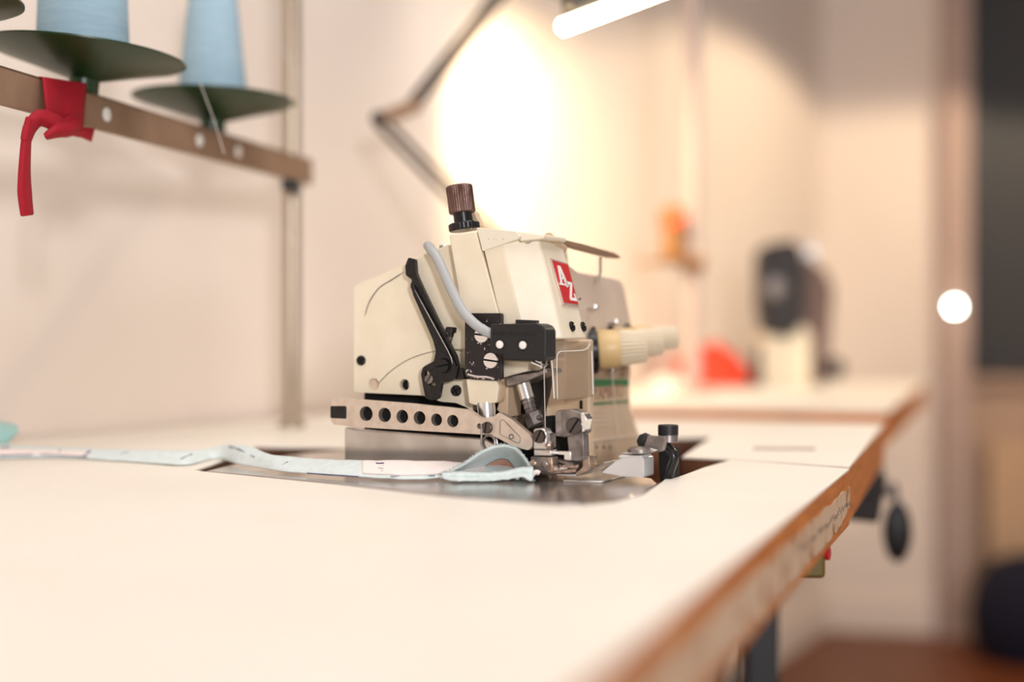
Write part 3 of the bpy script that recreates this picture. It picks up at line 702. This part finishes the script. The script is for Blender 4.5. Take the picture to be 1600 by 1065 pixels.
# --- cloth plate: flat steel leaf filling the cutout towards the camera
z0 = -.0010
cpx = [(322, 735.5), (400, 742), (540, 756), (700, 774), (850, 786), (905, 787.5), (958, 782), (1002, 770.5), (1027, 755.5), (1018, 747), (980, 742), (930, 736), (840, 716), (700, 706), (540, 702), (470, 708), (380, 722)]
P = [onm(x, y, z0) for x, y in cpx]
MB().ext(P, [p + Vector((0, 0, -.003)) for p in P]).build('cloth_plate', 'plate', mc, .0006)
P = [onm(x, y, z0 + .0012) for x, y in ((880, 750), (940, 752), (978, 742), (930, 733), (885, 735))]
MB().ext(P, [p + Vector((0, 0, -.001)) for p in P]).build('needle_plate', 'nickel', mc, .0003)
P = [onm(x, y, .0) for x, y in ((548, 748), (1015, 748))]
MB().box((-.07, .07, -.025), (.22, .11, .040)).build('base_pedestal', 'gun', mc, .003)

# ================================================================ FABRIC STRIP
def sheet(name, rows, m, parent=None, th=.0007, sub=1):
    n = len(rows[0]); mb = MB(); vs = [p for r in rows for p in r]
    fs = [(i * n + j, i * n + j + 1, (i + 1) * n + j + 1, (i + 1) * n + j) for i in range(len(rows) - 1) for j in range(n - 1)]
    mb.add(vs, fs); o = mb.build(name, m, parent, ang=180)
    s = o.modifiers.new('sub', 'SUBSURF'); s.levels = sub; s.render_levels = sub
    s = o.modifiers.new('solid', 'SOLIDIFY'); s.thickness = th; s.offset = 0
    return o
def interp(tab, x):
    for a, b in zip(tab, tab[1:]):
        if x <= b[0]:
            t = (x - a[0]) / (b[0] - a[0]); t = max(0, t); return [a[k] + (b[k] - a[k]) * t for k in range(1, len(a))]
    return list(tab[-1][1:])
fab = empty('fabric_strip', onz(420, 722), 'pale mint and pink jersey fabric strip trailing across table into the presser foot', 'fabric')
FL = onz(420, 722)
# x, bottom row px, top row px
prof = [(-60, 720, 690), (0, 716, 694), (40, 714.5, 697), (90, 714, 699), (150, 717, 701), (210, 721, 703), (275, 726, 704), (300, 725, 704), (330, 716, 700), (345, 716, 697), (365, 723, 695), (380, 726, 695), (400, 729, 701), (425, 734, 711), (450, 737, 713), (500, 741, 717), (560, 745, 719), (620, 748, 719), (660, 748.5, 720), (700, 745, 720), (760, 745, 724), (800, 744, 728), (826, 744, 732)]
def strip_rows(x0, x1, step, s0=0, s1=1, lift=0.0, m=9):
    rows = []; x = x0
    while x <= x1 + .01:
        b, t = interp(prof, x); r = []
        pb = onz(x, b, .0012); Yb = pb.y; 
        for j in range(m):
            s = s0 + (s1 - s0) * j / (m - 1)
            Y = Yb + .030 * s + .004 * math.sin(s * PI) * -1 - lift
            py = b + (t - b) * s + 0.9 * noise.noise(Vector((x * .05, s * 3, 1)))
            p = atY(x, py, Y); p.z = max(p.z, T + .0008)
            p.y += .003 * noise.noise(Vector((x * .02, s * 2, 7)))
            r.append(p - FL)
        rows.append(r); x += step
    return rows
sheet('mint_layer', strip_rows(-60, 826, 6), 'mint', fab)
sheet('pink_layer', strip_rows(566, 760, 6, .22, 1.0, .0016, 7), 'pink', fab)
sheet('pink_layer', strip_rows(-60, 138, 6, .25, .72, .0016, 6), 'pink', fab)
# wavy hump of the strip
# navy marks
def mark(pts, w=.0005, Yo=.003):
    P = []
    for x, s in pts:
        b, t = interp(prof, x); Y = onz(x, b, .0012).y + .030 * s - .0042; P.append(atY(x, b + (t - b) * s, Y) - FL)
    MB().tube(P, w, 6).build('navy_mark', 'navy', fab)
mark([(590, .80), (600, .82)], .0010); mark([(592, .66), (600, .70)], .0008); mark([(591, .52), (599, .50)], .0010); mark([(594, .40), (599, .36)], .0008)
mark([(588, .86), (590, .74)], .0006)
mark([(140, .75), (137, .5), (132, .25)], .0011); mark([(94, .5), (93, .7)], .0011); mark([(40, .35), (70, .42), (93, .52)], .0004)
mark([(186, .6), (200, .8)], .0005); mark([(282, .4), (300, .75)], .0005); mark([(358, .95), (375, .75), (398, .5)], .0006); mark([(440, .35), (450, .65)], .0006)
mark([(0, .75), (15, .8)], .0009); mark([(20, .7), (32, .6)], .0006); mark([(0, .2), (60, .3), (135, .18)], .0004); mark([(480, .02), (560, .03)], .0004); mark([(610, .12), (680, .14)], .0003)
# curled end: cone-like roll open towards the camera
def curl(v):
    r = []; sh = (v ** 1.3) * .80
    for i in range(29):
        a_ = PI * i / 28; xs = 700 + 134 * i / 28
        ytop = interp([(700, 738), (725, 724), (750, 707), (770, 698), (788, 695), (805, 699), (818, 712), (828, 728), (834, 746)], xs)[0]
        px = xs + (782 - xs) * sh; py = 742 + (ytop - 742) * (1 - sh * .9)
        p = atY(px, py, 1.082 + .050 * v - .006 * math.sin(a_)); p.z = max(p.z, T + .0012); r.append(p - FL)
    return r
sheet('curled_end', [curl(.66 * k / 6) for k in range(7)], 'mint', fab, .0018)
sheet('inner_curl', [curl(.5 + .5 * k / 5) for k in range(6)], 'pinkshade', fab, .001)
rows = []
for i in range(29):
    x = 690 + 143 * i / 28; r = []
    yb = interp([(690, 744), (705, 750), (730, 750), (770, 750), (800, 746), (820, 743), (828, 752), (834, 748)], x)[0]; yt = interp([(690, 738), (715, 736), (760, 738), (790, 736), (812, 730), (834, 728)], x)[0]
    for j in range(6):
        s = j / 5; py = yb + (yt - yb) * s + 2.6 * noise.noise(Vector((x * .16, s * 4, 3)))
        p = atY(x, py, 1.066 + .014 * s + .004 * math.sin(s * PI * 2)); p.y -= (1 - s) * .012 * abs(noise.noise(Vector((x * .3, 8, 3)))); p.z = max(p.z, T + .0010); r.append(p - FL)
    rows.append(r)
sheet('frayed_edge', rows, 'mint', fab, .0012, 1)
fz = MB()
for i in range(320):
    x = random.uniform(690, 836); up_ = random.random() < .5
    if up_:
        y = interp([(690, 740), (725, 724), (750, 707), (770, 698), (788, 695), (805, 699), (818, 712), (828, 728), (836, 748)], x)[0]; dy = -random.uniform(1, 4.5)
    else:
        y = interp([(690, 745), (705, 750), (770, 751), (800, 746), (836, 750)], x)[0]; dy = random.uniform(-1, 2)
    p0 = atY(x, y, 1.078 if up_ else 1.066) - FL; p1 = atY(x + random.uniform(-3, 3), y + dy, 1.074 if up_ else 1.064) - FL
    p1.z = max(p1.z, T + .0006 - FL.z)
    fz.tube([p0, p0.lerp(p1, .5) + Vector((random.uniform(-.0003, .0003), 0, 0)), p1], .00016, 4)
fo_ = fz.build('loose_fibres', 'mint', fab); fo_['kind'] = 'stuff'
# chain-off thread tail
MB().tube(catmull([atY(x, y, 1.075) - FL for x, y in ((822, 744), (826, 747), (832, 741), (838, 737), (843, 739))], 5), .0018, 8).build('thread_tail', 'pink', fab)
rows = []
for i in range(9):
    x = -50 + 78 * i / 8; r = []
    for j in range(6):
        s = j / 5; yt = interp([(-50, 655), (0, 660), (20, 662), (28, 667)], x)[0]; yb = interp([(-50, 698), (0, 699), (12, 694), (28, 672)], x)[0]
        p = atY(x, yb + (yt - yb) * s, 1.33 + .02 * s - .012 * math.sin(s * PI)); p.z = max(p.z, T + .001); r.append(p - FL)
    rows.append(r)
sheet('folded_tail', rows, 'aqua', fab, .002)

# ================================================================ THREAD STAND
bx = lambda Y: -.371 + .2688 * (Y - 1.25)
bdir = Vector((.2688, 1, 0)).normalized(); bnrm = Vector((bdir.y, -bdir.x, 0))
postP = Vector((-.263, 1.70, T))
zb = ZC + .197
st = empty('thread_stand', postP, 'metal thread stand post and bar with green spool dishes at the back left', 'thread stand')
SL = postP
MB().cyl((0, 0, 0), (0, 0, 1.1), .0105).build('post', 'post', st)
MB().lathe((0, 0, 0), (0, 0, 1), [(0, .016), (.006, .016), (.008, .012)], 32).build('post_flange', 'post', st)
MB().lathe((0, 0, zb - T + .245), (0, 0, 1), [(0, .013), (.03, .015), (.05, .013), (.06, .014), (.085, .012)], 20).build('post_collar', 'gun', st)
b0 = Vector((bx(.6), .6, zb)); b1 = Vector((bx(1.69), 1.69, zb)) + bnrm * .004
hw = .0155
rb = MB()
def barpt(Y, z, off): return Vector((bx(Y), Y, zb + z)) + bnrm * off - SL
rb.ext([barpt(.62, -hw, .006), barpt(1.715, -hw, .006), barpt(1.715, hw, .006), barpt(.62, hw, .006)], [barpt(.62, -hw, .002), barpt(1.715, -hw, .002), barpt(1.715, hw, .002), barpt(.62, hw, .002)])
rb.ext([barpt(.62, hw, .006), barpt(1.715, hw, .006), barpt(1.715, hw, -.02), barpt(.62, hw, -.02)], [barpt(.62, hw - .003, .006), barpt(1.715, hw - .003, .006), barpt(1.715, hw - .003, -.02), barpt(.62, hw - .003, -.02)])
br_ = rb.build('cross_bar', 'taupe', st, .0008)
def bar_at_px(px): 
    k = (px - 800) / F; return (-.371 - .2688 * 1.25) / (k - .2688)
for px in (157, 303, 364):
    Y = bar_at_px(px); c = barpt(Y, 0, .0062)
    MB().lathe(c, bnrm, [(-.0005, .0062), (.0008, .0062), (.0012, .004)], 20).build('rivet', 'white', br_)
MB().box(barpt(1.66, -hw - .006, .004), (.02, .03, .012)).build('bar_clamp', 'blackpl', st, .001)
dishes = [(-.371, 1.25, .086), (-.3075, 1.49, .084), (-.456, 1.085, .084)]
for i, (x, y, r) in enumerate(dishes):
    z = zb - T + .016 + (0, .0, .013)[i]; c = Vector((x, y, T)) - SL + Vector((0, 0, z)); c.x -= .006
    n_ = Vector(((.09, .02, .05)[i], .01, 1))
    d_ = MB().lathe(c, n_, [(0, .012), (.001, .013), (.012, .013), (.014, .020), (.022, r * .55), (.031, r * .93), (.034, r), (.0355, r), (.034, r * .95), (.025, r * .5), (.019, .02), (.019, .004)], 64).build('spool_dish', 'green', st)
    MB().cyl(c, c + Vector((0, 0, .19)), .004).build('spool_pin', 'steel', d_)
# cones of thread
for i, (x, y, r, rt, lab) in enumerate(((-.371, 1.25, .040, .034, 'light blue cone of thread standing on the second green dish from the left'), (-.3075, 1.49, .036, .021, 'light blue cone of thread on the green dish nearest the post'))):
    z0_ = zb + .016 + .031
    cn = MB().lathe((x - .006, y, z0_), (0, 0, 1), [(0, r * .80), (.003, r * .97), (.006, r), (.15, rt), (.156, rt * .9), (.156, .008)], 64).build('thread_cone', 'blue', loc=(x - .006, y, z0_))
    tag(cn, lab, 'thread cone', 'light blue thread cones on the stand')
# ribbon knotted on the bar
rbp = Vector((0, 0, 0))
def bp(px, py, off=0.0):
    k = (px - 800) / F; Y = (-.371 - .2688 * 1.25 + off * 1.0355) / (k - .2688)
    return Vector((k * Y, Y, ZC + (HY - py) / F * Y))
RL = bp(90, 160, .01)
rbn = empty('red_ribbon', RL, 'crimson ribbon knotted round the metal bar of the thread stand', 'ribbon')
rows = []
for k in range(10):
    t = k / 9; r = []
    for j in range(7):
        s = j / 6; x0_ = 66 + 10 * t; x1_ = 135 - 6 * t
        off = .0085 + .004 * math.sin(t * PI) + .0012 * math.sin(s * 9 + t * 2)
        r.append(bp(x0_ + (x1_ - x0_) * s, 122 + 84 * t + 10 * s * (1 - t), off) - RL)
    rows.append(r)
back = [[p - bnrm * .036 for p in rw] for rw in rows]
sheet('ribbon_wrap', [[p + Vector((0, 0, .001)) - bnrm * (.034 * q / 4) for p in rows[0]] for q in range(5)][::-1] + rows, 'crimson', rbn, .0012)
def ribbon(cl, wd_, name, offs):
    rows = []
    C_ = catmull([Vector((x, y, 0)) for x, y in cl], 6); n = len(C_)
    for i, p in enumerate(C_):
        t = (C_[min(i + 1, n - 1)] - C_[max(i - 1, 0)]).normalized(); nn = Vector((-t.y, t.x, 0))
        f = i / (n - 1) * (len(wd_) - 1); a_ = int(min(f, len(wd_) - 2)); w_ = wd_[a_] + (wd_[a_ + 1] - wd_[a_]) * (f - a_)
        fo = i / (n - 1) * (len(offs) - 1); b_ = int(min(fo, len(offs) - 2)); o_ = offs[b_] + (offs[b_ + 1] - offs[b_]) * (fo - b_)
        r = []
        for j in range(5):
            s = j / 4 - .5; q = p + nn * w_ * s; r.append(bp(q.x, q.y, o_ + .002 * math.cos(s * PI * 2)) - RL)
        rows.append(r)
    sheet(name, rows, 'crimson', rbn, .0012)
ribbon([(118, 190), (100, 200), (82, 190), (62, 184), (47, 198), (40, 220)], [30, 30, 26, 26, 22, 16], 'ribbon_loop', [.015, .017, .017, .016, .015, .014])
ribbon([(50, 185), (42, 208), (38, 260), (38, 300), (42, 337)], [20, 14, 18, 22, 20], 'ribbon_tail', [.016, .014, .014, .013, .013])
ribbon([(96, 196), (115, 203), (130, 207), (145, 211)], [26, 18, 16, 22], 'ribbon_end', [.016, .017, .016, .015])
ribbon([(70, 214), (90, 204), (112, 200), (122, 190)], [8, 22, 24, 18], 'ribbon_knot', [.018, .020, .020, .018])
# loose threads
def th_(pts, label):
    P = catmull(pts, 8); o = MB().tube([p - P[0] for p in P], .00035, 6).build('loose_thread', 'thread'); o.location = P[0]
    return tag(o, label, 'thread')
th_([atY(312, 128, 1.30), atY(335, 190, 1.30), atY(350, 240, 1.30)], 'pale thread hanging down in front of the metal bar')
th_([atY(352, 242, 1.50), atY(400, 320, 1.54), atY(468, 386, 1.62)], 'pale thread sagging past the lower part of the stand post')
th_([atY(437, 60, 1.6), atY(452, 95, 1.6), atY(478, 130, 1.6)], 'short pale thread crossing the upper part of the stand post')

# ================================================================ ARTICULATED LAMP
LB = Vector((.110, 1.86, T))
lp = empty('desk_lamp', LB, 'dark articulated desk lamp arm bent behind the sewing machine, aimed at wall', 'lamp')
j0 = LB + Vector((0, 0, .10)); j1 = atY(592, 187, 1.90); j2 = atY(650, 165, 1.90); j3 = atY(900, -160, 2.05)
MB().lathe((0, 0, 0), (0, 0, 1), [(0, .035), (.012, .035), (.016, .012), (.10, .011)], 28).build('lamp_base', 'lamp', lp)
def bars(a, b, off, r, name):
    o = MB(); n = (b - a).cross(Vector((0, 1, 0))).normalized() * off
    o.cyl(a + n - LB, b + n - LB, r, n=12); o.cyl(a - n - LB, b - n - LB, r, n=12)
    return o.build(name, 'lamp', lp)
bars(j0, j1, .007, .0042, 'lower_arm')
bars(j1.lerp(j2, .85), j3, .006, .0048, 'upper_arm')
MB().box((j1 + j2) / 2 - LB, ((j2 - j1).length + .012, .012, .020), Matrix.Rotation(-math.atan2((j2 - j1).z, (j2 - j1).x), 3, 'Y')).build('elbow_joint', 'taupe', lp, .003)
MB().lathe(j1 - LB, VM, [(-.012, .010), (.012, .010)], 20).build('elbow_knob', 'lamp', lp)
hdv = Vector((.07, 2.62, ZC + .22)) - j3; hdv.normalize()
MB().lathe(j3 - LB, hdv, [(0, .022), (.04, .024), (.055, .036), (.12, .070), (.122, .072), (.12, .068), (.056, .034), (.045, .02)], 48).build('lamp_shade', 'lamp', lp)
MB().lathe(j3 - LB, hdv, [(.05, .012), (.07, .026), (.09, .030), (.11, .024), (.118, .006)], 32).build('light_bulb', 'bulb', lp)
sl = bpy.data.lights.new('lamp_light', 'SPOT'); sl.energy = 42; sl.color = (1, .80, .52); sl.spot_size = math.radians(94); sl.spot_blend = 1; sl.shadow_soft_size = .03
so = bpy.data.objects.new('lamp_light', sl); C.objects.link(so); so.parent = lp; so.location = j3 + hdv * .128 - LB
so.rotation_euler = hdv.to_track_quat('-Z', 'Y').to_euler()
# added pendant lamp, out of view above, to light back wall and far table
PL = Vector((1.45, 3.15, ZC + .98)); pl = empty('added_pendant_lamp', PL, 'added unseen pendant lamp with dark cone shade, lighting the back wall and far table', 'lamp')
MB().lathe((0, 0, .10), (0, 0, -1), [(0, .02), (.03, .03), (.11, .12), (.112, .118), (.035, .026), (.03, .01)], 40).build('lamp_shade', 'lamp', pl)  # shade of the added pendant lamp
MB().cyl((0, 0, .09), (0, 0, 2.74 - PL.z), .004).build('added_pendant_cord', 'lamp', pl)
MB().lathe((0, 0, .06), (0, 0, -1), [(0, .012), (.02, .028), (.04, .03), (.06, .015), (.065, .002)], 24).build('light_bulb', 'bulb', pl)
s3 = bpy.data.lights.new('added_pendant_light', 'SPOT'); s3.energy = 48; s3.color = (1, .80, .56); s3.spot_size = math.radians(146); s3.spot_blend = .15; s3.shadow_soft_size = .03
o3 = bpy.data.objects.new('added_pendant_light', s3); C.objects.link(o3); o3.parent = pl; o3.location = (0, 0, -.03); o3.rotation_euler = Vector((-.12, .10, -1)).to_track_quat('-Z', 'Y').to_euler()
# hanging tube lamp
ta, tb_ = atY(880, 42, 1.42), atY(1110, -45, 1.46)
hl_ = empty('tube_lamp', (ta + tb_) / 2, 'lit slim tube lamp in a dark holder hanging at the top of picture', 'lamp'); HL = (ta + tb_) / 2
MB().lathe(ta - HL, tb_ - ta, [(-.006, .004), (-.003, .0078), (0, .0085), ((tb_ - ta).length, .0085), ((tb_ - ta).length + .004, .005)], 24).build('tube', 'tube', hl_)
md_ = (tb_ - ta).normalized(); upv = Vector((0, 0, 1)); upv = (upv - md_ * upv.dot(md_)).normalized(); sv = md_.cross(upv)
A_, B_ = ta - HL + md_ * .012, tb_ - HL
pr = [(-.022, .012), (-.014, .026), (.014, .026), (.022, .012), (.019, .012), (.012, .022), (-.012, .022), (-.019, .012)]
MB().ext([A_ + sv * a + upv * b for a, b in pr], [B_ + sv * a + upv * b for a, b in pr]).build('reflector', 'lamp', hl_, .001)
MB().cyl(Vector((.02, 0, .03)), Vector((.02, 0, 2.74 - HL.z)), .004).build('hanging_rod', 'lamp', hl_)

# ================================================================ BACKGROUND THINGS
def rnd_box(name, c, d, m, parent, bev=.008): return MB().box(c, d).build(name, m, parent, bev)
# second thread stand
s2p = Vector((.127 * 2.62, 2.62, T))
s2 = empty('thread_stand', s2p, 'grey thread stand post on the farthest table beside the wall', 'thread stand')
MB().cyl((0, 0, 0), (0, 0, 1.3), .016).build('post', 'greyp', s2)
MB().lathe((0, 0, 0), (0, 0, 1), [(0, .04), (.008, .04), (.01, .014)], 24).build('post_flange', 'pillar', s2)
zz = (HY - 403) / F * 2.55 + H
MB().box((-.045, -.03, zz - .006), (.12, .02, .008)).build('spool_bracket', 'ochre', s2, .001)
MB().cyl((0, 0, zz - .02), (0, 0, zz + .005), .022).build('bracket_collar', 'ochre', s2)
c2 = s2p + Vector((-.040, -.03, zz - .001))
co = MB().lathe((0, 0, 0), (0, 0, 1), [(0, .024), (.06, .020), (.062, .006), (.066, .006)], 32).build('thread_cone', 'ochre', loc=None)
co.location = c2; tag(co, 'ochre brown cone of thread with orange top on the far post bracket', 'thread cone')
MB().lathe((0, 0, .060), (0, 0, 1), [(0, .024), (.012, .027), (.030, .022), (.040, .010)], 32).build('orange_top', 'orange', co)
# coral cloth
def lump(name, c, r, m, label, cat, seed, amp=.3, fl=0.0):
    bm = bmesh.new(); bmesh.ops.create_icosphere(bm, subdivisions=4, radius=1)
    for v in bm.verts:
        n = noise.fractal(v.co * 2.2 + Vector((seed, 0, 0)), 1, 2, 4); v.co *= 1 + amp * n
        v.co = Vector((v.co.x * r[0], v.co.y * r[1], max(v.co.z, fl) * r[2]))
    me = bpy.data.meshes.new(name); bm.to_mesh(me); bm.free(); me.materials.append(M[m])
    me.polygons.foreach_set('use_smooth', [True] * len(me.polygons))
    o = bpy.data.objects.new(name, me); C.objects.link(o); o.location = c; return tag(o, label, cat)
p_ = onz(1112, 601); lump('folded_cloth', (p_.x - .012, p_.y - .06, T), (.085, .06, .085), 'coral', 'crumpled coral red cloth lying on the far table beside second machine', 'cloth', 3)
p_ = onz(1045, 612); lump('folded_cloth', (p_.x, p_.y, T), (.05, .05, .03), 'pink', 'small pale cloth heap on the far table left of coral cloth', 'cloth', 9)
for k, (px, py, lab) in enumerate(((1120, 617, 'flat white sheet on the far table nearest the coral cloth'), (1260, 611, 'flat white sheet on the far table in front of second machine'))):
    p_ = onz(px, py); R_ = Matrix.Rotation(.3 + k * .5, 3, 'Z')
    o = MB().box((0, 0, .001), (.15, .21, .0016)).build('white_sheet', 'white'); o.location = (p_.x, p_.y, T); o.rotation_euler = (0, 0, .3 + k * .5)  # flat white sheets for the bright patches on this table
    tag(o, lab, 'paper', 'flat white sheets on the far table')  # plain white sheets for bright patches; 'paper' is only the category
# second machine
B = Vector(((1235 - 800) / F * 3.12, 3.12, T))
m2 = empty('overlock_sewing_machine', B, 'second blurred machine with a black head on the far table', 'sewing machine')
k = 3.12 / F
def g2(px, py): return ((px - 1235) * k, ZC - T + (HY - py) * k)
def e2(pts, y0, y1, name, m, bev=.006, r=.008):
    return extv(rounded([g2(x, y) for x, y in pts], r), y0, y1).build(name, m, m2, bev)
e2([(1180, 400), (1190, 384), (1232, 376), (1246, 392), (1250, 440), (1246, 505), (1228, 528), (1190, 522), (1182, 480)], -.06, .03, 'black_head', 'frame')
MB().lathe(Vector((g2(1205, 452)[0], -.062, g2(1205, 452)[1])), VM, [(0, .024), (.008, .024), (.012, .016)], 32).build('head_cap', 'gun', m2)
e2([(1186, 520), (1246, 505), (1262, 520), (1262, 603), (1188, 603)], -.04, .08, 'cream_body', 'cream')
e2([(1244, 410), (1262, 400), (1290, 420), (1304, 450), (1300, 500), (1290, 603), (1255, 603), (1246, 520)], .0, .1, 'rear_body', 'mauve')
MB().lathe(Vector((g2(1298, 565)[0], -.02, g2(1298, 575)[1])), VM, [(0, .022), (.02, .022)], 24).build('hand_wheel', 'black', m2)
e2([(1178, 540), (1192, 540), (1192, 603), (1172, 603)], -.03, .0, 'side_lever', 'black')
MB().lathe(Vector((g2(1270, 392)[0], .02, g2(1270, 392)[1])), VM, [(0, .014), (.01, .014)], 24).build('top_pulley', 'nickel', m2)
# wall light dot
pd = backpt(1487) - bk_n * .075; zd = ZC + (HY - 479) / F * pd.y
wl = empty('wall_light', (pd.x, pd.y, zd), 'tiny bright white light on the grey pillar beside dark window', 'light')
MB().lathe((0, 0, 0), -bk_n, [(0, .018), (.008, .018), (.01, .012)], 24).build('light_rim', 'white', wl)
MB().lathe(-bk_n * .008, -bk_n, [(0, .012), (.010, .010), (.014, .004)], 24).build('bulb', 'bulb', wl)
# navy pouf
pf = Vector(((1612 - 800) / F * 3.93, 3.93, 0))
lb_ = MB().lathe((0, 0, 0), (0, 0, 1), [(0, .10), (.0, .13), (.04, .155), (.12, .165), (.20, .15), (.26, .11), (.285, .05), (.288, .004)], 40).build('floor_pouf', 'navyfab'); lb_.location = pf
tag(lb_, 'dark navy rounded pouf on the floor at the right edge', 'pouf')
# pale panel cabinet under the window
cA = backpt(1540) - bk_n * .02; cB = cA + bd * .6
zc1 = ZC + (HY - 685) / F * cA.y; zc0 = ZC + (HY - 900) / F * cA.y
pn = MB().ext([q + Vector((0, 0, .0)) for q in (cA, cB, cB - bk_n * .05, cA - bk_n * .05)], [q + Vector((0, 0, zc1)) for q in (cA, cB, cB - bk_n * .05, cA - bk_n * .05)]).build('radiator_cover', 'cabinet')
tag(pn, 'pale tan flat panel against the parapet below dark window', 'panel')
# knee lifter under second table
kp = atY(1402, 830, 1.86); rod0 = Vector((kp.x - .03, kp.y - .02, T - .046))
kl = empty('knee_lifter', rod0, 'black oval knee pad hanging on a rod below the far side of table', 'knee lifter')
MB().tube(catmull([Vector((0, 0, 0)), Vector((.012, .005, -.05)), kp - rod0 + Vector((-.004, 0, .06)), kp - rod0], 6), .0045, 10).build('rod', 'gun', kl)
bm = bmesh.new(); bmesh.ops.create_uvsphere(bm, u_segments=24, v_segments=16, radius=1)
MB().add([Vector((v.co.x * .019, v.co.y * .012, v.co.z * .040)) + (kp - rod0) for v in bm.verts], [tuple(v.index for v in f.verts) for f in bm.faces]).build('pad', 'blackpl', kl); bm.free()
# motor control box under table
mp_ = atY(1352, 808, 1.62)
cb = empty('control_box', (mp_.x - .01, mp_.y, T - .0465), 'dark control box fixed below the second table edge', 'control box')
MB().ext([Vector((-.04, -.02, 0)), Vector((.03, -.02, 0)), Vector((.03, .05, 0)), Vector((-.04, .05, 0))], [Vector((-.034, -.015, -.050)), Vector((.022, -.015, -.056)), Vector((.022, .045, -.056)), Vector((-.034, .045, -.050))]).build('box_body', 'frame', cb, .004)
MB().box((.0, -.021, -.02), (.03, .003, .012)).build('box_switch', 'black', cb, .001)
# olive thing under the foreground table edge
ob = atY(1288, 870, 1.06)
oc = empty('cable_clip', (ob.x - .012, ob.y, T - .046), 'small olive cable clip with red dot under the foreground table edge', 'clip')
MB().box((0, 0, -.012), (.022, .02, .024)).build('clip_body', 'olive', oc, .003)
MB().lathe((.011, -.004, -.006), (1, -.5, 0), [(0, .005), (.004, .005)], 16).build('clip_button', 'red', oc)
